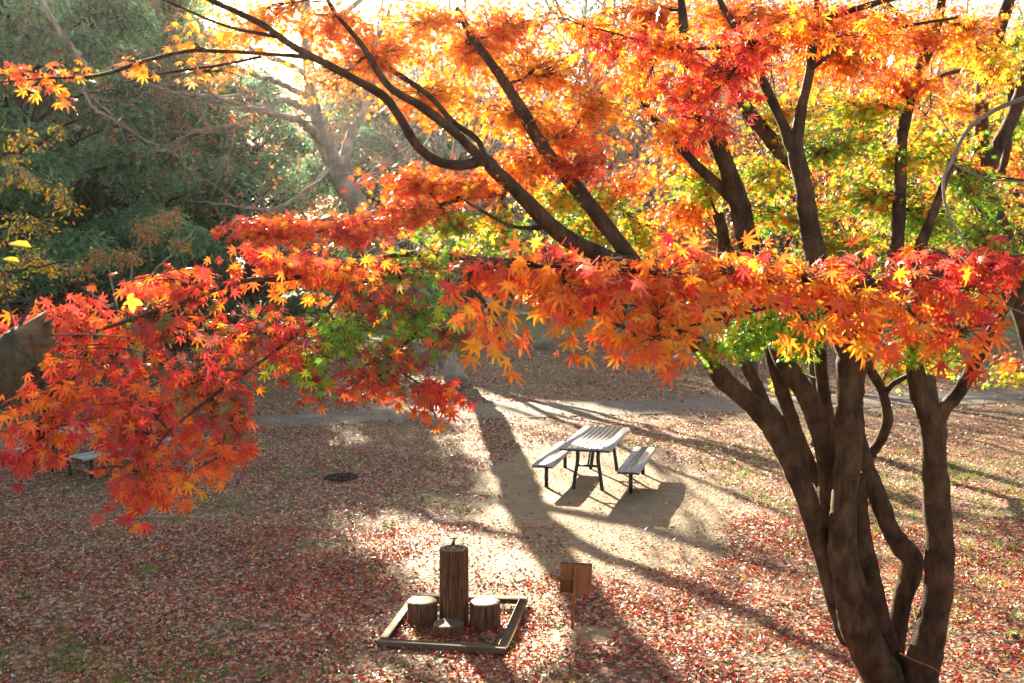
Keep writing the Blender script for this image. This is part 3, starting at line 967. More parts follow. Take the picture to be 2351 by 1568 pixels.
stem_part(mt, mp, [(1958, 1470, 8.15, 64), (1925, 1380, 8.15, 58), (1905, 1320, 8.15, 52), (1882, 1235, 8.15, 52), (1846, 1130, 8.15, 52), (1822, 1065, 8.15, 58), (1790, 1005, 8.15, 58), (1760, 955, 8.15, 58), (1705, 910, 8.15, 46), (1655, 865, 8.15, 44), (1610, 800, 8.15, 42), (1575, 760, 8.15, 42), (1520, 690, 8.15, 40), (1455, 605, 8.15, 38), (1400, 530, 8.2, 36), (1333, 445, 8.3, 34), (1245, 335, 8.4, 30), (1190, 240, 8.5, 27), (1135, 155, 8.6, 22), (1085, 88, 8.7, 18), (1050, 20, 8.8, 12)], label='leftmost stem leaning far to the left')
stem_part(mt, mp, [(1470, 625, 8.1, 40), (1380, 585, 7.9, 40), (1290, 540, 7.7, 38), (1200, 452, 7.6, 34), (1140, 395, 7.5, 32), (1110, 368, 7.5, 30), (1060, 380, 7.4, 22), (1000, 368, 7.3, 22), (955, 330, 7.2, 21), (915, 265, 7.2, 20), (885, 225, 7.1, 20), (830, 190, 7.0, 19), (720, 132, 6.9, 17), (660, 98, 6.8, 16), (600, 55, 6.7, 14), (480, -2, 6.6, 12), (400, -50, 6.5, 8)], 'limb', 12)
stem_part(mt, mp, [(1112, 372, 7.5, 28), (1080, 340, 7.5, 22), (1030, 292, 7.5, 22), (960, 240, 7.5, 20), (890, 195, 7.5, 17), (832, 105, 7.5, 13), (770, 30, 7.5, 9), (740, -30, 7.5, 6)], 'limb', 10)
stem_part(mt, mp, [(1112, 360, 7.5, 18), (1095, 320, 7.6, 14), (1040, 280, 7.7, 14), (985, 220, 7.8, 13), (905, 165, 7.9, 12), (860, 140, 8, 8), (800, 60, 8, 5)], 'limb', 8)
stem_part(mt, mp, [(720, 132, 6.9, 12), (633, 125, 6.8, 9), (520, 118, 6.6, 9), (433, 117, 6.4, 9), (333, 140, 6.2, 9), (227, 173, 6.0, 8), (100, 180, 5.8, 6), (-20, 190, 5.7, 4)], 'limb', 7)
stem_part(mt, mp, [(600, 130, 6.8, 6), (500, 150, 6.7, 6), (367, 170, 6.6, 5), (290, 190, 6.5, 3)], 'limb', 6)
stem_part(mt, mp, [(640, 85, 6.8, 10), (520, 60, 6.7, 7), (400, 10, 6.6, 5), (330, -20, 6.6, 3)], 'limb', 6)
stem_part(mt, mp, [(1765, 965, 8.2, 34), (1750, 915, 8.25, 30), (1727, 869, 8.3, 28), (1700, 812, 8.3, 28), (1672, 730, 8.4, 30), (1664, 640, 8.5, 30), (1660, 540, 8.6, 28), (1648, 490, 8.6, 26)], 'limb', 12)
stem_part(mt, mp, [(1906, 1212, 8.3, 40), (1904, 1145, 8.3, 48), (1898, 1050, 8.3, 50), (1875, 955, 8.3, 50), (1840, 889, 8.3, 48), (1806, 839, 8.3, 48), (1770, 740, 8.3, 46), (1735, 620, 8.3, 46), (1715, 550, 8.3, 46), (1700, 477, 8.3, 46), (1672, 390, 8.2, 40), (1634, 300, 8.1, 36), (1600, 230, 8.0, 34), (1583, 160, 7.9, 30), (1570, 60, 7.8, 22), (1560, -40, 7.8, 14)], label='long stem leaning left above the leaf strip')
stem_part(mt, mp, [(1700, 480, 8.3, 34), (1665, 440, 8.3, 26), (1605, 385, 8.2, 22), (1555, 330, 8.1, 20), (1500, 270, 8.0, 17), (1450, 180, 7.9, 13), (1400, 90, 7.8, 9)], 'limb', 10)
stem_part(mt, mp, [(1900, 1135, 8.45, 16), (1877, 1100, 8.45, 28), (1848, 1042, 8.45, 32), (1818, 965, 8.45, 33), (1793, 889, 8.45, 32), (1774, 829, 8.45, 30), (1760, 740, 8.5, 28), (1780, 620, 8.6, 26)], 'stem', 12)
stem_part(mt, mp, [(1912, 1030, 8.6, 30), (1896, 930, 8.6, 30), (1885, 845, 8.6, 30), (1880, 765, 8.6, 28), (1872, 640, 8.7, 30), (1862, 520, 8.8, 34), (1838, 400, 8.9, 36), (1790, 345, 8.9, 36), (1753, 300, 8.9, 34), (1708, 240, 9, 30), (1660, 140, 9, 22), (1640, 20, 9, 14)], 'stem', 12)
stem_part(mt, mp, [(2066, 1600, 8.2, 60), (2052, 1512, 8.2, 52), (2018, 1412, 8.22, 48), (1996, 1312, 8.25, 48), (1976, 1212, 8.28, 44), (1972, 1125, 8.3, 36), (1985, 1085, 8.3, 18)], 'stem', 12, label='short stem broken off behind the thick front stem')
stem_part(mt, mp, [(2058, 1600, 8.3, 40), (2058, 1512, 8.3, 40), (2062, 1445, 8.3, 40), (2075, 1365, 8.3, 46), (2090, 1322, 8.3, 50), (2092, 1280, 8.3, 52), (2066, 1250, 8.3, 48), (2040, 1205, 8.32, 44), (2010, 1128, 8.35, 44), (1985, 1062, 8.38, 42), (1965, 980, 8.4, 38), (1968, 880, 8.5, 32), (1985, 780, 8.6, 28)], label='stem with a sharp elbow')
stem_part(mt, mp, [(1968, 1130, 8.5, 24), (1972, 1085, 8.5, 22), (2000, 1042, 8.5, 24), (2026, 1002, 8.5, 25), (2038, 955, 8.5, 24), (2024, 895, 8.5, 22), (2000, 850, 8.5, 22), (1985, 800, 8.5, 18), (1990, 700, 8.6, 12)], label='thin curved stem')
stem_part(mt, mp, [(2030, 905, 8.5, 16), (2050, 882, 8.45, 13), (2082, 864, 8.4, 13), (2110, 850, 8.3, 12)], 'limb', 8)
stem_part(mt, mp, [(2092, 1650, 8.0, 100), (2112, 1568, 8.0, 84), (2122, 1512, 8.0, 78), (2142, 1428, 8.0, 70), (2155, 1345, 8.0, 64), (2157, 1245, 8.0, 66), (2150, 1145, 8.0, 62), (2146, 1062, 8.0, 56), (2143, 1000, 8.0, 58), (2136, 952, 8.0, 62), (2112, 900, 8.0, 44), (2102, 849, 8.0, 42), (2095, 780, 8.0, 38), (2090, 690, 8.1, 32), (2110, 580, 8.2, 26), (2150, 470, 8.3, 20), (2190, 360, 8.4, 14)], label='rightmost stem, straight and forked')
stem_part(mt, mp, [(2142, 985, 8.0, 44), (2165, 942, 7.95, 36), (2200, 902, 7.9, 32), (2230, 849, 7.85, 30), (2254, 803, 7.8, 28), (2284, 745, 7.7, 22), (2330, 680, 7.6, 16), (2390, 600, 7.5, 10)], 'limb', 10)
# long low limbs that carry the red and green boughs on the left
stem_part(mt, mp, [(1480, 640, 8.1, 22), (1330, 600, 7.4, 20), (1160, 600, 6.7, 17), (1040, 590, 6.2, 14), (930, 583, 5.8, 13), (800, 612, 5.3, 12), (660, 640, 5.0, 12), (560, 645, 4.7, 11), (400, 700, 4.4, 10), (220, 760, 4.2, 8), (60, 800, 4.1, 5)], 'limb', 8)
stem_part(mt, mp, [(800, 612, 5.3, 11), (760, 700, 5.0, 9), (640, 800, 4.6, 8), (500, 900, 4.2, 7), (380, 1000, 4.0, 6), (330, 1090, 3.9, 4)], 'limb', 7)
stem_part(mt, mp, [(1040, 590, 6.2, 9), (1020, 680, 5.8, 8), (960, 760, 5.4, 7), (900, 830, 5.1, 6), (960, 880, 4.9, 4)], 'limb', 7)
stem_part(mt, mp, [(1160, 440, 7.8, 16), (1120, 448, 7.7, 14), (1060, 455, 7.6, 13), (960, 490, 7.4, 11), (830, 525, 7.2, 9), (700, 535, 7.1, 7), (560, 545, 7.0, 4)], 'limb', 8)
stem_part(mt, mp, [(1265, 520, 7.7, 14), (1180, 520, 7.6, 9), (1100, 480, 7.5, 7), (1050, 450, 7.4, 4)], 'limb', 7)
stem_part(mt, mp, [(2130, 110, 8.9, 14), (2050, 20, 8.7, 10), (1950, -60, 8.6, 6)], 'limb', 7)
stem_part(mt, mp, [(1860, 160, 8.0, 10), (1960, 90, 7.4, 9), (2080, 60, 7.0, 8), (2200, 40, 6.8, 6)], 'limb', 7)

def crown(root, plant, name, specs, size, T, matname='leaf', label=None, back=0.0, **kw):
    wood, lf = MB(), MB()
    for sp in specs:
        bough(plant, wood, lf, *sp[:4], sp[4] + back, *sp[5:7], size, T, **{**kw, **(sp[7] if len(sp) > 7 else {})})
    o = local(lf, root).build(name, M[matname], root, False, (local(wood, root), M['bark']))
    if label: o['label'] = label
    return o
crown(mt, mp, 'foliage', [
    (560, 85, 200, 80, 6.9, 260, 'OY'), (760, 60, 130, 70, 7.2, 260, 'O'), (860, 130, 170, 90, 7.4, 420, 'O'), (960, 60, 160, 70, 8, 320, 'OY'),
    (1080, 130, 160, 120, 8.5, 560, 'OY'), (1180, 60, 170, 80, 8.4, 420, 'O'), (1260, 170, 170, 110, 8.3, 520, 'OY'), (1000, 235, 170, 65, 7.8, 380, 'OY'),
    (1180, 280, 170, 80, 8.2, 420, 'OY'), (1300, 320, 150, 70, 8.1, 380, 'O'), (1380, 230, 130, 90, 8, 300, 'OY'), (1200, 400, 140, 65, 7.9, 360, 'O'), (760, 200, 130, 60, 7.2, 110, 'T')],
    .047, T_MID, label='amber and orange leaves on the upper left limbs', dens=2.7, twig=.5, per=8, back=.55, rd=.5)
crown(mt, mp, 'foliage', [
    (1330, 380, 75, 50, 8.2, 200, 'R'), (960, 420, 180, 50, 7.6, 420, 'OR'), (1090, 430, 110, 45, 7.6, 260, 'O'), (620, 525, 140, 40, 7.0, 420, 'RO'), (800, 525, 150, 45, 7.1, 420, 'RO'), (930, 490, 130, 45, 7.3, 320, 'OR'), (1040, 520, 120, 45, 7.4, 300, 'GO')],
    .045, T_MID, label='vermilion leaf layers low on the left limbs', dens=2.5, twig=.5, per=8)
crown(mt, mp, 'foliage', [
    (1280, 470, 110, 60, 7.9, 260, 'YG'), (1390, 480, 90, 60, 8.1, 200, 'GO'), (1450, 420, 90, 60, 8.3, 160, 'O'), (1340, 550, 120, 40, 7.9, 240, 'GO'), (1130, 560, 130, 40, 7.4, 260, 'GO'), (1470, 560, 110, 50, 8.1, 240, 'YG'),
    (1600, 420, 120, 80, 8.2, 380, 'YG'), (1560, 330, 110, 70, 8.1, 300, 'O'), (1560, 510, 100, 50, 8.3, 220, 'O'), (1740, 420, 120, 70, 8.3, 320, 'YG'), (1800, 500, 160, 55, 8.2, 420, 'GO'),
    (1790, 260, 100, 70, 8.2, 260, 'GO'), (1950, 255, 170, 55, 8.2, 440, 'YG'), (1910, 330, 170, 60, 8.1, 420, 'GD'), (2050, 380, 160, 65, 8.2, 480, 'YG'), (2000, 460, 170, 55, 8.1, 460, 'GO'),
    (2160, 330, 120, 70, 8.4, 280, 'YG'), (2230, 450, 130, 70, 8.1, 420, 'GD'), (2120, 520, 150, 55, 8.1, 400, 'G'), (1950, 565, 150, 45, 8.0, 360, 'GO'), (2260, 560, 110, 60, 7.9, 300, 'GD'), (2290, 640, 90, 60, 7.7, 260, 'GD'), (1930, 620, 150, 40, 7.8, 260, 'GO')],
    .047, T_MID, label='yellow green and green leaf layers in the middle', dens=2.9, twig=.5, per=8, back=.75, rd=.5)
crown(mt, mp, 'foliage', [
    (1775, 745, 125, 75, 7.4, 420, 'G'), (1700, 790, 60, 40, 7.4, 120, 'G'), (1840, 790, 60, 45, 7.4, 150, 'G'), (1630, 800, 40, 40, 7.7, 60, 'GO'), (2110, 790, 60, 55, 7.5, 200, 'G'), (2180, 770, 70, 45, 7.5, 120, 'GD'), (2060, 690, 110, 50, 7.7, 220, 'GD'), (1790, 860, 40, 60, 9.2, 60, 'YG'), (2060, 850, 70, 40, 9.2, 110, 'YG'), (2150, 830, 80, 40, 9.4, 130, 'YG')],
    .046, T_MID, label='fresh green leaves hanging at the fork of the stems', dens=3.4, twig=.5, per=8)
crown(mt, mp, 'foliage', [
    (1850, 60, 220, 60, 7.6, 620, 'O'), (1950, 150, 170, 80, 7.7, 520, 'O'), (2100, 90, 140, 80, 8.2, 420, 'O'), (2230, 70, 100, 70, 8.4, 240, 'OY'), (2060, 200, 130, 60, 8.2, 300, 'OR'), (1480, 60, 170, 70, 7.6, 380, 'O'), (1680, 40, 150, 60, 7.6, 360, 'O'), (2280, 170, 80, 60, 8.3, 160, 'Y')],
    .048, T_MID, label='orange leaves across the top', dens=2.8, twig=.5, per=8, back=.6, rd=.5)
crown(mt, mp, 'foliage', [
    (640, 600, 160, 45, 5.0, 120, 'RO'), (420, 650, 210, 50, 4.6, 170, 'RO'), (760, 620, 190, 60, 5.2, 190, 'OR'), (920, 640, 140, 60, 5.5, 170, 'MG'), (850, 690, 150, 60, 5.3, 190, 'MG'), (960, 600, 120, 50, 5.8, 150, 'GO'),
    (150, 720, 170, 55, 4.2, 120, 'R'), (350, 745, 210, 70, 4.4, 190, 'RM'), (600, 770, 190, 80, 4.7, 220, 'RM'), (790, 770, 140, 70, 5.0, 200, 'GD'), (700, 840, 110, 55, 4.9, 130, 'GD'), (960, 720, 120, 55, 5.3, 160, 'GD'), (1040, 780, 70, 60, 5.3, 90, 'MG'), (900, 820, 110, 55, 5.1, 120, 'MG'),
    (850, 880, 130, 45, 5.0, 90, 'RM'), (990, 900, 80, 45, 4.9, 70, 'R'), (1000, 960, 45, 30, 4.8, 16, 'OR'), (720, 900, 60, 30, 4.9, 20, 'RM'),
    (450, 870, 170, 80, 4.3, 170, 'RM'), (200, 850, 180, 60, 4.2, 90, 'R'), (100, 920, 130, 55, 4.1, 85, 'OR'), (300, 930, 150, 50, 4.1, 95, 'R'), (100, 1000, 110, 70, 4.0, 95, 'R'), (330, 1000, 140, 60, 4.0, 95, 'R'), (510, 960, 100, 80, 4.2, 120, 'RM'), (530, 1020, 70, 40, 4.2, 50, 'R'),
    (340, 1095, 110, 50, 3.9, 70, 'R'), (335, 1165, 45, 35, 3.9, 20, 'R'), (480, 1080, 60, 40, 4.0, 28, 'OR'), (40, 1060, 70, 45, 3.95, 30, 'R'), (220, 1075, 40, 25, 3.95, 8, 'R')],
    .049, T_RICH, label='low hanging bough of crisp red, maroon and green leaves', per=4, dens=1.3, tilt=.38, camtilt=1.0, droop=.55, rd=.32, upw=.75, twig=.55)
crown(mt, mp, 'foliage', [
    (90, 165, 90, 22, 5.8, 34, 'OR'), (170, 160, 60, 18, 5.9, 20, 'OR'), (20, 150, 40, 20, 5.8, 10, 'OR'), (310, 148, 50, 16, 6.2, 14, 'O'), (450, 100, 90, 50, 6.5, 30, 'OY'), (470, 170, 150, 35, 6.7, 60, 'T'), (130, 210, 90, 40, 5.9, 14, 'O')],
    .052, T_RICH, label='thin spray of orange leaves at the upper left', per=6, rd=.12)

# ================================================================ nearer maple on the right, outside the picture except for its boughs
nt_root = empty('maple_tree', (3.3, 2.3, float(ground_z(np.array([3.3]), np.array([2.3]))[0])))
tag(nt_root, 'nearest maple, its boughs of big orange and red leaves hanging before the stems', 'maple tree')
npt = Plant()
mb = MB()
zb = nt_root.location[2]
P = npt.limb(mb, [(3.3, 2.3, zb - .15, .14), (3.28, 2.33, zb + .6, .11), (3.2, 2.4, zb + 1.3, .10), (3.1, 2.5, 3.8, .085), (2.9, 2.8, 4.6, .07), (2.7, 3.1, 5.4, .05)], 14, 8, .07)
local(mb, nt_root).build('trunk', M['bark'], nt_root, True)
for path in ([(3.2, 2.4, zb + 1.5, .05), (2.4, 2.6, 3.62, .022), *[tuple([*at(x, y, d), r]) for x, y, d, r in ((2300, 610, 2.75, .013), (2100, 640, 2.7, .012), (1880, 655, 2.65, .010), (1650, 640, 2.62, .008), (1430, 620, 2.6, .006), (1200, 610, 2.6, .004), (1080, 625, 2.6, .002))]],
             [(2.9, 2.8, 4.6, .045), *[tuple([*at(x, y, d), r]) for x, y, d, r in ((2300, -60, 4.0, .02), (2000, 10, 4.4, .014), (1750, 90, 4.7, .011), (1560, 110, 4.9, .008), (1350, 60, 5.0, .004))]],
             [*[tuple([*at(x, y, d), r]) for x, y, d, r in ((1880, 655, 2.65, .008), (1780, 700, 2.55, .006), (1600, 745, 2.5, .004), (1480, 780, 2.5, .002))]],
             [*[tuple([*at(x, y, d), r]) for x, y, d, r in ((2100, 640, 2.7, .008), (2080, 700, 2.6, .005), (2150, 760, 2.55, .003), (2220, 775, 2.5, .002))]],
             [*[tuple([*at(x, y, d), r]) for x, y, d, r in ((1750, 90, 4.7, .009), (1660, 190, 4.7, .007), (1580, 270, 4.7, .004), (1540, 330, 4.7, .002))]]):
    mb = MB(); npt.limb(mb, path, 8, 7, .03)
    local(mb, nt_root).build('limb', M['bark'], nt_root, True)
crown(nt_root, npt, 'foliage', [
    (1110, 610, 100, 40, 2.65, 24, 'RO'), (1250, 578, 90, 22, 2.72, 14, 'RO'), (1590, 572, 90, 26, 2.72, 18, 'RO'), (1760, 590, 90, 26, 2.72, 16, 'RO'), (1960, 600, 80, 30, 2.75, 14, 'R'), (1410, 745, 50, 40, 2.52, 10, 'O'), (1560, 770, 40, 40, 2.5, 7, 'O'), (1970, 765, 55, 40, 2.52, 10, 'O'), (1850, 735, 50, 35, 2.52, 8, 'O'), (1070, 660, 60, 35, 2.6, 9, 'OR'), (1240, 620, 130, 50, 2.62, 44, 'OR'), (1380, 630, 140, 55, 2.6, 52, 'RO'), (1300, 680, 110, 40, 2.6, 26, 'OR'), (1530, 635, 150, 60, 2.6, 64, 'OR'), (1490, 715, 110, 45, 2.55, 32, 'O'), (1690, 622, 150, 45, 2.6, 62, 'OR'), (1610, 700, 50, 28, 2.52, 9, 'O'), (1850, 640, 140, 48, 2.62, 54, 'OR'), (1970, 690, 110, 45, 2.6, 38, 'O'), (1900, 620, 110, 35, 2.7, 26, 'RO'),
    (1150, 785, 55, 28, 2.5, 9, 'O'), (1150, 730, 50, 25, 2.55, 7, 'O'), (1500, 780, 80, 30, 2.48, 14, 'O'), (1310, 750, 20, 25, 2.55, 2, 'O'), (2080, 640, 110, 50, 2.7, 36, 'RO'), (2200, 600, 130, 55, 2.72, 44, 'R'), (2310, 590, 70, 45, 2.75, 20, 'RO'), (2200, 690, 110, 28, 2.7, 14, 'RO'), (2210, 765, 100, 32, 2.6, 17, 'RO'), (2090, 770, 60, 30, 2.6, 10, 'OR'), (2040, 690, 90, 40, 2.65, 18, 'OR')],
    .042, T_RICH, label='strip of big orange and red leaves', per=3, dens=2.3, tilt=.5, camtilt=.8, droop=.8, rd=.25, upw=.8, twig=.5)
crown(nt_root, npt, 'foliage', [
    (1340, 60, 130, 60, 5.0, 60, 'O'), (1390, 130, 90, 60, 4.9, 40, 'RO'), (1520, 110, 140, 75, 4.9, 130, 'OR'), (1650, 170, 120, 80, 4.8, 130, 'R'), (1580, 220, 110, 60, 4.8, 90, 'RO'), (1620, 290, 90, 45, 4.7, 60, 'R'), (1540, 300, 60, 40, 4.7, 30, 'O'), (1730, 110, 110, 70, 4.7, 90, 'RO'), (1480, 200, 80, 50, 4.9, 50, 'O'), (1850, 60, 130, 50, 4.5, 70, 'OR'), (2000, 90, 120, 60, 4.4, 60, 'O')],
    .043, T_RICH, label='red and orange leaves high in the middle', per=4, dens=2.1, camtilt=.8, droop=.5, rd=.35, upw=.8, twig=.6)

# ================================================================ maples standing further back
def back_maple(x, y, h, r, mix, lab, k=26, lean=(0, 0), name='maple_tree', cnt=(6, 4, 3), size=.062, spread=.30, group=None):
    root = empty(name, (x, y, 0))
    wood, lf, tips = MB(), MB(), []
    grow(wood, (0, 0, -.1), (lean[0], lean[1], 1), h * .42, r, 0, 3, cnt, (42, 48, 50), (.80, .66, .62), tips, .10, .11, start=.5)
    crown_at_tips(lf, tips, T_FAR, k, spread, size, MIX[mix], flat=.55)
    wood.build('trunk', M['bark'], root, True)
    lf.build('crown', M['leaf_far'], root)
    tag(root, lab, 'maple tree', group)
    return root
back_maple(6.1, 19.5, 9.0, .15, 'O', 'orange maple standing close behind the fanning dark stems', 24, spread=.42)
back_maple(7.6, 17.6, 7.5, .14, 'OY', 'yellow and orange maple behind the rightmost dark stem', 22, spread=.42)
back_maple(12.6, 23.0, 10.5, .20, 'YG', 'yellow green maple rising at the right edge behind the others', 44, spread=.45)
back_maple(9.8, 45.0, 6.0, .14, 'OR', 'small red orange maple on the far lawn, low in the gap under the leaf strip', 26, size=.09)
back_maple(15.5, 36.0, 12.0, .22, 'OR', 'tall red orange maple far behind on the right', 44, size=.085, spread=.6)
back_maple(7.5, 31.0, 11.0, .18, 'OY', 'tall amber maple in the gap behind the fanning stems', 40, size=.08, spread=.55)
# big leaning maple at the right edge (traced trunk)
er = empty('maple_tree', (at(2470, 1100, 12)[0], 12, 0))
tag(er, 'leaning forked maple trunk at the right edge with green and orange leaves', 'maple tree')
ep = Plant()
def edge_limb(rows, k=12, nm='limb'):
    mb = MB(); ep.limb(mb, px_path(rows), k, 8, .06); local(mb, er).build(nm, M['bark'], er, True)
edge_limb([(2480, 1300, 12, 80), (2440, 1100, 12, 66), (2390, 850, 12, 60), (2330, 640, 12, 58), (2275, 490, 12, 56), (2250, 417, 12, 54), (2252, 317, 12, 36), (2256, 200, 12, 31), (2283, 100, 12, 29), (2320, -10, 12, 26), (2340, -100, 12, 14)], 14, 'trunk')
edge_limb([(2252, 425, 12, 44), (2285, 345, 12.1, 34), (2320, 280, 12.2, 31), (2351, 190, 12.3, 29), (2375, 60, 12.3, 24), (2390, -60, 12.3, 14)])
edge_limb([(2300, 400, 12.3, 18), (2315, 320, 12.4, 17), (2320, 200, 12.5, 15), (2300, 80, 12.5, 10)], 8)
edge_limb([(2380, 215, 11.5, 14), (2330, 195, 11, 11), (2260, 172, 10.5, 11), (2190, 165, 10, 10), (2100, 205, 9.6, 8), (2020, 255, 9.4, 6), (1940, 268, 9.2, 5), (1868, 268, 9.1, 3)], 8)
edge_limb([(2420, 420, 11.5, 10), (2330, 412, 11, 7), (2250, 400, 10.6, 7), (2190, 372, 10.3, 5)], 7)
crown(er, ep, 'foliage', [(2200, 250, 120, 70, 11, 240, 'OY'), (2280, 120, 90, 80, 11.5, 240, 'Y'), (2330, 300, 60, 120, 12, 200, 'G'), (2200, 400, 120, 60, 11, 260, 'OR'), (2340, 100, 50, 90, 12, 180, 'G'), (2300, 500, 110, 60, 11.5, 240, 'GO'), (2160, 100, 80, 60, 11, 160, 'OY'), (2330, 420, 60, 60, 12, 140, 'O'), (2280, 860, 90, 30, 11.5, 130, 'YG'), (2310, 830, 60, 25, 11, 60, 'OR')],
      .054, T_MID, back=.9, rd=.6, dens=2.0, twig=.5, per=8)

# ================================================================ bare grey trees
def bare_twigs(root, plant_pts, n, L, r, cnt, lean=None):
    wood, tips = MB(), []
    for _ in range(n):
        P, rr = plant_pts[rng.integers(len(plant_pts))]
        i = rng.integers(len(P) // 4, len(P))
        d = rng.normal(0, 1, 3) + np.array([-.3, 0, .25])
        grow(wood, P[i], d, L * rng.uniform(.6, 1.3), max(.012, min(r, rr[i] * .55)), 2, 4, (0, 0, cnt, cnt), (0, 0, 42, 45), (0, 0, .62, .6), tips, .08, .16)
    return wood, tips
BT = empty('bare_tree', (gnd(1048, 880)[0], gnd(1048, 880)[1], 0))
tag(BT, 'pale grey bare tree leaning left with long crooked limbs before the dark evergreens', 'bare tree', 'bare grey trees behind the path')
bp = Plant(); B = BT.location[1]
def bare_limb(rows, k=10, nm='limb'):
    mb = MB(); bp.limb(mb, px_path([(a, b, B + c , w_) for a, b, c, w_ in rows]), k, 8, .05, .02); local(mb, BT).build(nm, M['bark_grey'], BT, True)
bare_limb([(1060, 905, 0, 62), (1040, 850, 0, 50), (985, 720, 0, 46), (905, 590, 0, 46), (845, 500, 0, 46), (785, 410, 0, 44), (748, 330, 0, 36), (722, 250, 0, 28), (708, 160, 0, 25), (702, 60, 0, 23), (690, -60, 0, 20), (660, -250, 0, 15), (640, -400, 0, 8)], 14, 'trunk')
bare_limb([(790, 420, 0, 30), (800, 330, 1, 24), (840, 240, 2, 18), (860, 120, 2, 12), (900, 10, 2, 7)])
bare_limb([(748, 335, 0, 22), (700, 285, -1, 18), (630, 262, -1.5, 14), (560, 245, -2, 13), (480, 222, -2.5, 11), (415, 214, -3, 9), (330, 195, -3, 7)])
bare_limb([(722, 260, 0, 18), (650, 230, -.5, 14), (600, 255, -1, 16), (540, 285, -1, 14), (470, 300, -1.5, 12), (400, 303, -2, 9), (345, 280, -2, 6), (290, 245, -2, 5), (240, 205, -2, 4)])
bare_limb([(470, 300, -1.5, 7), (420, 290, -1.5, 8), (375, 265, -1.5, 7), (328, 243, -2, 5)], 7)
bare_limb([(705, 170, 0, 14), (620, 130, .5, 11), (520, 90, 1, 9), (400, 70, 1, 7), (300, 30, 1, 4)], 8)
bare_limb([(715, 230, 0, 14), (640, 190, .5, 11), (560, 165, 1, 9), (450, 140, 1, 6), (360, 100, 1, 4)], 8)
bare_limb([(90, -20, -9, 11), (120, 50, -9, 10), (175, 115, -9, 8), (198, 150, -9, 8), (190, 190, -9, 7), (210, 245, -9, 6), (270, 280, -9, 6), (340, 325, -9, 5), (390, 348, -9, 4), (420, 335, -9, 2)], 7)
bare_limb([(760, 380, 0, 16), (700, 440, -1, 11), (620, 480, -1, 8), (520, 470, -1, 5), (430, 460, -1, 3)], 7)
bare_limb([(800, 440, 0, 18), (880, 380, 1, 15), (930, 330, 1, 12), (990, 300, 1.5, 8), (1060, 280, 2, 5)], 8)
wd_, tp_ = MB(), []
for k in range(5):
    i = int(len(bp.pts[0]) * (.72 + .05 * k)); az = k * 2.4 + .5
    grow(wd_, bp.pts[0][i], (math.cos(az), math.sin(az), .75), 5.0 - .15 * k, .09 - .005 * k, 1, 3, (0, 3, 3, 2), (0, 42, 45, 45), (0, .70, .6, .5), tp_, .12, .13)
local(wd_, BT).build('upper_limbs', M['bark_grey'], BT, True)
pp = list(zip(bp.pts, bp.rad))
wd_, tips_ = bare_twigs(BT, pp[1:], 110, 1.6, .03, 3)
tw = local(wd_, BT).build('twigs', M['bark_grey'], BT, True)
lf = MB(); crown_at_tips(lf, [t for t in tips_ if rng.uniform() < .8], T_DIAM, 3, .15, .11, {'tan': 4, 'vermil': 2, 'orange': 1}); local(lf, BT).build('dead_leaves', M['leaf_far'], BT)
def bare_tree(x, y, h, r, lab, lean=(0, 0), cnt=(5, 4, 4, 2), dead=.5):
    root = empty('bare_tree', (x, y, 0))
    wood, tips = MB(), []
    grow(wood, (0, 0, -.1), (lean[0], lean[1], 1), h * .40, r, 0, 4, cnt, (38, 42, 45, 45), (.85, .68, .62, .55), tips, .12, .12, start=.45)
    wood.build('trunk', M['bark_grey'], root, True)
    l2 = MB(); crown_at_tips(l2, [t for t in tips if rng.uniform() < dead], T_DIAM, 1, .07, .13, {'tan': 4, 'vermil': 1.5, 'orange': 1}); l2.build('dead_leaves', M['leaf_far'], root)
    tag(root, lab, 'bare tree', 'bare grey trees behind the path')
    return root
b1 = bare_tree(-3.5, 37, 17, .27, 'bare grey tree with two thin trunks right behind the leaning bare tree', (-.12, 0), (5, 3, 3, 1), .12)
b2 = bare_tree(1.2, 41, 18, .28, 'bare grey tree behind the crossing of the maple limbs', (.1, 0), (5, 4, 3, 1), .3)
b3 = bare_tree(5.2, 47, 14, .26, 'bare grey tree with limbs slanting up to the right behind the maple', (.25, 0))
for src, x, y, rz, s_, lab in ((b1, -13.5, 50, 1.2, 1.1, 'distant bare tree left of the maple limbs, pale against the evergreens'), (b2, 3.4, 61, 2.5, 1.1, 'distant bare tree on the far lawn in the middle'), (b3, 11.5, 58, 4.0, 1.15, 'distant bare tree on the far lawn to the right'), (b1, 19.0, 52, 3.2, 1.2, 'distant bare tree behind the right edge of the maple'),
                           (b2, -8.0, 62, .5, 1.0, 'tall distant bare tree over the evergreens, upper left of the middle'), (b3, -1.0, 56, 2.2, 1.6, 'tall distant bare tree high behind the orange leaves left of the middle'), (b1, 6.0, 70, 5.2, 1.9, 'tallest distant bare tree behind the crossing maple limbs'), (b2, 15.0, 74, 3.6, 1.9, 'tall distant bare tree behind the upper right orange leaves'), (b3, -24.0, 66, .9, 1.5, 'tall distant bare tree rising over the left wood'), (b2, 27.0, 64, 1.9, 1.7, 'tall distant bare tree near the right edge')):
    c = copy_tree(src); c.location = (x, y, 0); c.rotation_euler.z = rz; c.scale = (s_, s_, s_); c['label'] = lab

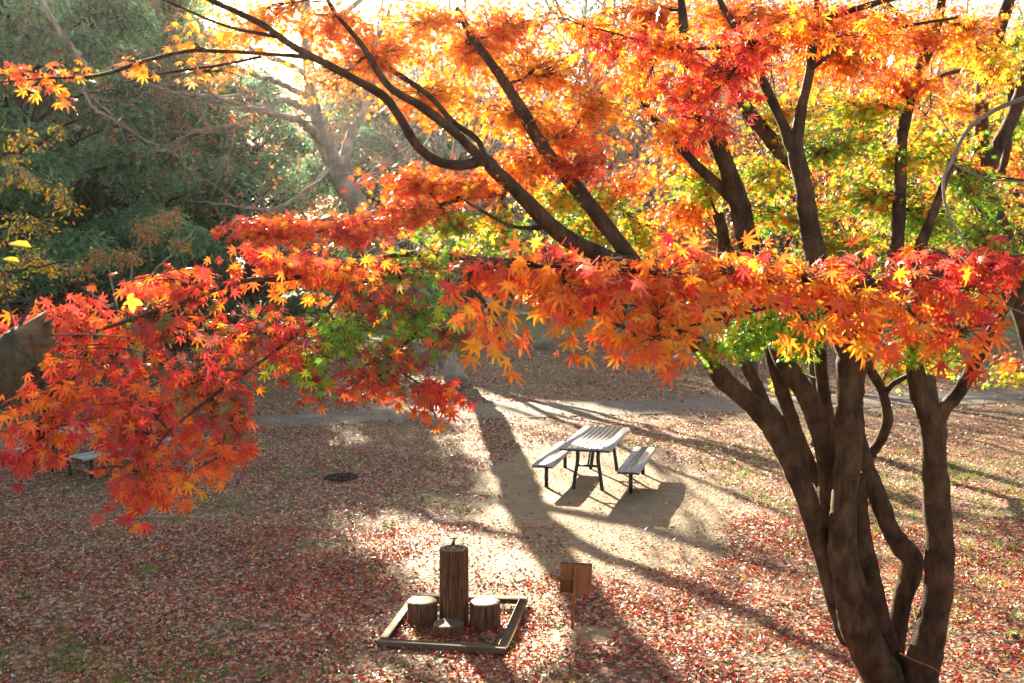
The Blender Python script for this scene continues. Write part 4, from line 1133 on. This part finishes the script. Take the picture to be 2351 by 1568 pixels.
# tall brown leaved trees beyond, their crowns shade the far ground
PAL['rust'] = (.46, .17, .09); PAL['dust'] = (.50, .27, .17)
MIX['BR'] = {'rust': 4, 'dust': 4, 'tan': 3, 'vermil': .6, 'olive': .6}
def brown_tree(x, y, h, lab):
    root = empty('brown_leaved_tree', (x, y, 0))
    wood, lf, tips = MB(), MB(), []
    grow(wood, (0, 0, -.2), (rng.normal(0, .05), 0, 1), h * .42, h * .016, 0, 3, (7, 5, 3), (40, 45, 48), (.72, .66, .6), tips, .14, .11, start=.5)
    crown_at_tips(lf, tips, T_DIAM, 70, h * .035, .19, MIX['BR'], flat=.7)
    wood.build('trunk', M['bark_grey'], root, True); lf.build('crown', M['leaf_far'], root)
    tag(root, lab, 'deciduous tree', 'tall brown leaved trees beyond the bare trees')
    return root
br1 = brown_tree(-11.5, 62, 15.5, 'tall rusty brown tree over the evergreens, high behind the leaning bare tree')
br2 = brown_tree(-4.0, 67, 16, 'tall rusty brown tree high behind the left maple limbs')
for src, x, y, rz, s_, lab in ((br1, 4.5, 72, 2.0, 1.4, 'tall rusty brown tree behind the crossing of the maple limbs'), (br2, 13.5, 77, 4.0, 1.4, 'tall rusty brown tree behind the upper right orange leaves'), (br1, 24.5, 78, 5.0, 1.4, 'tall rusty brown tree behind the right edge'), (br1, -22.0, 92, 3.3, 1.75, 'farthest brown tree left of the leaning bare tree'), (br2, -12.0, 96, 4.4, 2.25, 'farthest brown tree right of the leaning bare tree'), (br1, -33.0, 97, 5.6, 1.8, 'farthest brown tree over the dark evergreens'), (br1, 12.0, 99, 1.4, 2.25, 'farthest brown tree behind the fanning stems at the top'), (br2, 27.0, 98, 3.4, 2.25, 'farthest brown tree behind the leaning forked trunk'), (br1, 42.0, 97, .4, 2.25, 'farthest brown tree in the upper right corner'), (br2, .5, 99, 2.4, 2.25, 'farthest brown tree behind the amber leaves at the top'), (br2, -28.0, 72, 1.0, 1.5, 'tall rusty brown tree rising over the dark wood at the upper left')):
    c = copy_tree(src); c.location = (x, y, 0); c.rotation_euler.z = rz; c.scale = (s_, s_, s_); c['label'] = lab

# ================================================================ evergreens
def evergreen(x, y, h, rad, lab, n=9000, size=.15, base=.12, name='evergreen_tree', hue=(.085, .175, .085), group='dark evergreen trees'):
    root = empty(name, (x, y, 0))
    wood, lf, tips = MB(), MB(), []
    wood.tube(smooth_path([(0, 0, -.2, h * .018), (rng.normal(0, .2), 0, h * .3, h * .015), (rng.normal(0, .4), rng.normal(0, .3), h * .6, h * .01), (0, 0, h * .93, .02)], 5)[:, :3], smooth_path([(0, 0, 0, h * .018), (0, 0, 0, h * .015), (0, 0, 0, h * .01), (0, 0, 0, .02)], 5)[:, 3], 9, True, .05)
    nb = int(34 + h * 4.5)
    C, RR = [], []
    for i in range(nb):
        t = rng.uniform(base, 1.0)
        prof = math.sin(math.pi * min(1, (t - base) / (1 - base) * .80 + .18)) ** .65
        a = rng.uniform(0, 6.28); rr = rad * prof * rng.uniform(.45, 1.0)
        e = np.array([rr * math.cos(a), rr * math.sin(a), t * h])
        s = np.array([0, 0, max(.6, t * h - rr * .55)])
        m = (s + e) / 2 + [0, 0, .12 * rr]
        P = smooth_path([[*s, .04 + .012 * rr], [*m, .035], [*e, .012]], 4)
        wood.tube(P[:, :3], P[:, 3], 5, False)
        C.append(e); RR.append(rng.uniform(.55, 1.0) * (.45 + .16 * rad))
    C = np.array(C); RR = np.array(RR)
    i = rng.integers(0, nb, n)
    u = unit(rng.normal(0, 1, (n, 3))) * (rng.uniform(0, 1, (n, 1)) ** .45)
    p = C[i] + u * RR[i][:, None] * np.array([1.15, 1.15, .75])
    nr = u * .6 + np.array([0, 0, .6]) + rng.normal(0, .55, (n, 3))
    tp_ = u * .6 + rng.normal(0, .5, (n, 3)) + np.array([0, 0, -.5])
    shade = np.exp(rng.normal(0, .22, nb))[i][:, None]
    c = np.array(hue) * shade * np.exp(rng.normal(0, .25, (n, 1))) * np.exp(rng.normal(0, .1, (n, 3)))
    put_leaves(lf, T_DIAM, p, nr, tp_, size * rng.uniform(.7, 1.3, n), c)
    wood.build('trunk', M['bark_dark'], root, True)
    lf.build('crown', M['leaf_ever'], root)
    tag(root, lab, 'evergreen tree', group)
    return root
e1 = evergreen(-12.8, 26.5, 13.5, 4.2, 'tall dark evergreen with drooping leaves filling the upper left corner', 64000, .23, .05)
e2 = evergreen(-15.2, 38, 19.0, 4.6, 'dark evergreen behind and right of the corner evergreen', 60000, .24, .03)
e3 = evergreen(-11.6, 45, 11.5, 3.9, 'lower rounded evergreen left of the leaning bare tree', 44000, .24, .02)
e4 = evergreen(-7.2, 54, 10.5, 3.8, 'dark evergreen directly behind the leaning bare trunk', 36000, .26, .02)
e5 = evergreen(7.6, 66, 9.0, 4.2, 'dark evergreen mass behind the maple limbs in the middle', 32000, .28, .02)
for src, x, y, rz, s_, lab in ((e2, -20.5, 32, 2.0, 1.08, 'evergreen at the left edge behind the yellow leaved twigs'), (e1, -21.0, 42, 4.0, 1.2, 'tall evergreen deep in the left of the wood'), (e1, -27.0, 77, 2.3, 1.85, 'tall evergreen behind the gap between corner evergreen and bare tree'), (e3, -16.5, 47, 1.1, 1.35, 'evergreen in the left of the wood with bright leaf glints'), (e4, -3.0, 70, 3.0, 1.3, 'far evergreen beyond the lawn, left of the middle'), (e5, 1.5, 84, 1.0, 1.4, 'far evergreen beyond the lawn in the middle'), (e4, 14.0, 80, 5.0, 1.4, 'far evergreen beyond the lawn behind the fanning stems'), (e5, 24.0, 72, 2.0, 1.5, 'far evergreen beyond the lawn at the right'), (e3, 33.0, 62, 2.6, 1.5, 'far evergreen beyond the lawn near the right edge'),
                               (e4, -9.5, 66, .6, 1.5, 'far evergreen showing over the lower rounded evergreen'), (e2, -22.5, 50, 3.9, 1.18, 'tall evergreen filling the gap over the corner evergreen'), (e2, -11.5, 90, 5.5, 1.2, 'farthest evergreen between the corner trees and the bare tree'), (e2, 8.0, 104, .4, 1.1, 'farthest evergreen behind the middle of the lawn'), (e1, 24.0, 100, 1.4, 1.2, 'farthest evergreen behind the right of the lawn'), (e2, 40.0, 92, 2.4, 1.2, 'farthest evergreen at the right edge of the lawn')):
    c = copy_tree(src); c.location = (x, y, 0); c.rotation_euler.z = rz; c.scale = (s_, s_, s_); c['label'] = lab
far = MB(); n = 130000
fx = rng.uniform(-110, 110, n); fy = rng.uniform(118, 150, n)
cr = rng.uniform(0, 1, (260, 3)); cx_ = cr[:, 0] * 220 - 110; cy_ = 118 + cr[:, 1] * 32; cz_ = 2 + (30 + 14 * (cx_ > -10)) * cr[:, 2] ** .8
i = rng.integers(0, 260, n)
p = np.stack([cx_, cy_, cz_], 1)[i] + unit(rng.normal(0, 1, (n, 3))) * rng.uniform(0, 1, (n, 1)) ** .4 * np.array([6.5, 5, 4.5])
p[:, 2] = np.abs(p[:, 2] - 1.5) + 1.5
cls = rng.uniform(0, 1, 260) + np.clip(1 - np.abs(cx_ + 2) / 30, 0, 1) * .5
bc = np.where((cls > .85)[:, None], np.array([.20, .12, .085]), np.array([.035, .07, .028]))[i]
put_leaves(far, T_DIAM, p, np.array([0, -.4, .7]) + rng.normal(0, .5, (n, 3)), rng.normal(0, 1, (n, 3)), rng.uniform(.45, .85, n), bc * np.exp(rng.normal(0, .35, (n, 1))))
tag(far.build('wood', M['leaf_ever']), 'far green and brown wood closing the view beyond the lawn', 'wood', kind='stuff')

# ================================================================ shrubs on the left
def leafy_shrub(root_xy, rows_list, leafspec, lab, name, colw, size, woodmat, cat='shrub', dens=1.0):
    root = empty(name, (root_xy[0], root_xy[1], 0))
    pl = Plant()
    for rows in rows_list:
        mb = MB(); pl.limb(mb, rows, 7, 7, .04, .01); local(mb, root).build('stem', woodmat, root, True)
    wood, lf = MB(), MB()
    for sp in leafspec:
        bough(pl, wood, lf, *sp[:6], colw, size, T_OVAL, per=9, dens=dens, tilt=.7, camtilt=.3, rd=.35)
    local(lf, root).build('foliage', M['leaf_far'], root, False, (local(wood, root), M['bark_grey']))
    tag(root, lab, cat)
YS = (-5.6, 9.0)
def pxr(rows): return px_path(rows)
leafy_shrub(YS, [[(-5.6, 9.0, -.1, .05), (-5.5, 9.0, 1.5, .045), (-5.35, 9.0, 3.0, .035), *px_path([(-60, 420, 9, 10), (60, 340, 9, 6), (150, 290, 9, 3)])],
                 [(-5.5, 9.0, 1.6, .035), *px_path([(-80, 600, 9, 9), (30, 520, 9, 6), (160, 470, 9, 3)])],
                 [(-5.5, 9.0, 1.3, .03), *px_path([(-80, 690, 8.6, 9), (40, 620, 8.6, 6), (150, 600, 8.6, 3)])]],
            [(60, 320, 70, 30, 9, 60), (20, 370, 50, 40, 9, 40), (130, 300, 30, 20, 9, 20), (60, 420, 80, 40, 9, 90), (140, 440, 50, 30, 9, 40), (60, 520, 90, 50, 9, 130), (150, 470, 40, 30, 9, 40), (60, 600, 80, 50, 8.8, 130), (130, 620, 50, 30, 8.8, 60), (10, 660, 40, 30, 8.7, 40)],
            'thin shrub with small yellow and green oval leaves at the left edge', 'shrub', {'yellow': 5, 'lime': 4, 'amber': 3, 'green': 2, 'tan': 1}, .042, M['bark_dark'], dens=2.4)
leafy_shrub((-7.0, 18.4), [[(-7.0, 18.4, -.1, .05), (-6.9, 18.4, 1.5, .04), *px_path([(300, 640, 18.4, 5), (330, 560, 18.4, 4), (420, 480, 18.4, 2)])],
                           [(-6.95, 18.4, .8, .04), *px_path([(260, 660, 18.4, 5), (240, 580, 18.4, 3), (200, 540, 18.4, 2)])],
                           [(-6.95, 18.4, .8, .04), *px_path([(340, 660, 18, 5), (400, 580, 18, 3), (450, 520, 18, 2)])]],
            [(330, 530, 50, 40, 18.4, 160), (380, 500, 50, 40, 18.4, 140), (290, 590, 70, 30, 18.4, 200), (420, 560, 40, 30, 18.2, 90), (220, 590, 40, 30, 18.4, 90), (190, 620, 50, 40, 18.4, 90)],
            'dried tan seed heads on a shrub rising behind the red maple bough', 'shrub', {'tan': 6, 'amber': 2, 'yellow': 1}, .07, M['bark_grey'], dens=2.2)

# ================================================================ pruned tree by the camera (its cut limb pokes in from the left)
zc = float(ground_z(np.array([-1.7]), np.array([1.5]))[0])
pr = empty('pruned_tree', (-1.7, 1.5, zc))
tag(pr, 'mossy grey cut limb with a torn hollow end poking in from the left edge', 'pruned tree')
mb = MB(); pl = Plant()
pl.limb(mb, [(-1.7, 1.5, zc - .15, .16), (-1.68, 1.5, zc + .5, .13), (-1.62, 1.55, zc + 1.0, .12), (-1.60, 1.6, 3.7, .11), (-1.7, 1.6, 4.5, .09)], 16, 8, .07)
local(mb, pr).build('trunk', M['bark_limb'], pr, True)
mb = MB()
dl = 1.75
pl.limb(mb, [(-1.62, 1.57, zc + 1.0, .075), *px_path([(-330, 1010, 1.68, 112), (-150, 945, 1.72, 108), (-50, 880, dl, 104), (10, 835, dl, 100), (50, 800, dl, 98), (66, 787, dl, 92)])], 22, 8, .07)
lo = local(mb, pr).build('cut_limb', M['bark_limb'], pr, True)
mb = MB()
c0, c1 = at(52, 798, dl), at(122, 752, dl)
ax = unit((c1 - c0)[None])[0]; up_ = unit(np.cross(ax, [0, 1, 0])[None])[0]; up_ = up_ if up_[2] > 0 else -up_
sd = np.cross(ax, up_)
k = 28; a = np.arange(k) * 2 * math.pi / k
g = np.random.default_rng(4)
rings = []
for t, rf in ((0, .9), (.3, .88), (.6, .84), (.9, .82)):
    rings.append((t, rf, 1))
jag = .12 * g.normal(0, 1, k) + .18 * np.sin(a * 1 + 1.0)
Rl = 47 * dl / FPX
L_ = np.linalg.norm(c1 - c0)
V = []
for t, rf, _ in rings:
    tt = t + (jag * t)
    V.append(c0 + ax * (tt * L_)[:, None] + Rl * rf * (1 + .05 * np.sin(3 * a + t))[:, None] * (np.cos(a)[:, None] * up_ + np.sin(a)[:, None] * sd))
for t, rf in ((.78, .62), (.45, .5), (.25, .05)):
    tt = t + jag * .6
    V.append(c0 + ax * (tt * L_)[:, None] + Rl * rf * (np.cos(a)[:, None] * up_ + np.sin(a)[:, None] * sd))
V = np.concatenate(V)
i = np.arange(6)[:, None] * k; j = np.arange(k)[None]; j2 = (j + 1) % k
mb.add(V, [np.stack([i + j, i + j2, i + k + j2, i + k + j], -1).reshape(-1, 4)])
local(mb, pr).build('torn_end', M['cutwood'], lo, False)
for rows in ([(40, 775, dl, 9), (52, 735, dl, 9), (72, 700, dl, 8), (95, 668, dl, 6), (150, 652, dl, 4), (280, 645, dl + .05, 3), (420, 615, dl + .1, 2)],
             [(40, 790, dl, 7), (30, 740, dl, 5), (10, 680, dl, 4), (12, 640, dl, 3), (-10, 600, dl, 2)],
             [(95, 668, dl, 5), (60, 690, dl, 4), (0, 688, dl, 3), (-30, 690, dl, 2)],
             [(115, 770, dl, 3), (190, 768, dl, 2.5), (290, 775, dl, 2)], [(180, 655, dl, 3), (230, 690, dl, 2), (255, 705, dl, 2), (290, 700, dl, 1.5)],
             [(70, 765, dl - .05, 3), (75, 800, dl - .05, 2.5), (85, 850, dl - .05, 2), (95, 880, dl - .05, 1.5)]):
    mb = MB(); pl.limb(mb, px_path(rows), 6, 6, 0, .0006); local(mb, pr).build('twig', M['bark_dark'], pr, True)
yl = MB()
pts = [(300, 683, dl + .05, 22), (312, 694, dl + .05, 30), (303, 702, dl + .05, 28), (288, 700, dl + .05, 22), (45, 562, dl, 48), (25, 597, dl, 36), (3, 884, dl, 20)]
pos = np.array([at(x, y, d) for x, y, d, s in pts])
n = len(pts)
put_leaves(yl, T_OVAL, pos, np.array([[.1, -.8, .6], [-.2, -.9, .3], [.3, -.8, .4], [-.4, -.7, .5], [0, -.5, .9], [0, -.5, .9], [0, -.6, .8]]), np.array([[.2, 0, 1], [.9, 0, -.3], [.1, 0, -1], [-.5, 0, -.9], [1, 0, -.45], [1, 0, -.5], [1, 0, 0]], float), np.array([s * 1.25 * d / FPX for x, y, d, s in pts]), np.tile(np.array(PAL['yellow']) * [1.0, 1.05, 1], (n, 1)), np.full(n, 1.0))
local(yl, pr).build('yellow_leaves', M['leaf'], pr, True)

# thin reddish vine between the stems at the bottom, pale dead twig at the upper right
vn = MB(); P = smooth_path(px_path([(2066, 1500, 7.8, 2.5), (2100, 1516, 7.75, 2.5), (2145, 1535, 7.7, 2.5), (2165, 1556, 7.7, 2), (2178, 1580, 7.7, 2)]), 6)
vn.tube(P[:, :3], P[:, 3], 6); v0 = Vector(P[0, :3])
o = vn.build('vine', plain_mat('vine', (.30, .10, .04), .6)); o.data.transform(__import__('mathutils').Matrix.Translation(-v0)); o.location = v0
tag(o, 'thin reddish vine slung across the foot of the maple stems', 'vine')
dt = empty('bare_tree', (4.6, 5.2, float(ground_z(np.array([4.6]), np.array([5.2]))[0])))
dp_ = Plant()
def dead(rows, k=8, nm='limb'):
    mb = MB(); dp_.limb(mb, rows, k, 7, .05); local(mb, dt).build(nm, M['bark_grey'], dt, True)
dead([(4.6, 5.2, dt.location[2] - .1, .12), (4.5, 5.2, 3.0, .10), (4.3, 5.2, 4.0, .07), (4.0, 5.2, 5.2, .05)], 12, 'trunk')
dead([(4.32, 5.2, 3.9, .045), *px_path([(2700, 120, 5.2, 14), (2420, 205, 5.2, 12), (2345, 228, 5.2, 11), (2290, 250, 5.2, 10), (2235, 285, 5.2, 9), (2205, 325, 5.2, 9), (2185, 372, 5.2, 9), (2168, 405, 5.2, 8), (2168, 455, 5.2, 7), (2182, 500, 5.2, 6), (2200, 540, 5.2, 5)])])
dead(px_path([(2187, 372, 5.2, 5), (2225, 395, 5.2, 5), (2280, 412, 5.2, 4), (2360, 418, 5.2, 3)]), 6)
dead(px_path([(2240, 282, 5.2, 3), (2262, 230, 5.2, 2), (2262, 195, 5.2, 1.5)]), 5)
dead(px_path([(2200, 335, 5.2, 3), (2150, 262, 5.2, 3), (2100, 235, 5.2, 2)]), 5)
dead(px_path([(2182, 500, 5.2, 3), (2260, 640, 5.1, 4), (2292, 690, 5.1, 4), (2351, 720, 5.1, 3)]), 5)
tag(dt, 'bare grey branch bending down at the upper right before the maple leaves', 'bare tree')

# ================================================================ the air
hz, nt, p, out = mat_new('haze')
nt.nodes.remove(p)
pv = N(nt, 'ShaderNodeVolumePrincipled')
pv.inputs['Color'].default_value = (.92, .94, .96, 1); pv.inputs['Density'].default_value = .00019; pv.inputs['Anisotropy'].default_value = .7
nt.links.new(pv.outputs[0], out.inputs['Volume'])
mb = MB()
V = np.array([(x, y, z) for x in (-225, 225) for y in (-65, 305) for z in (-1.5, 52)], float)
mb.add(V, [np.array([(0, 1, 3, 2), (4, 6, 7, 5), (0, 4, 5, 1), (2, 3, 7, 6), (0, 2, 6, 4), (1, 5, 7, 3)])])
tag(mb.build('haze', hz), 'thin sunlit autumn haze filling the air of the park', 'haze', kind='stuff')
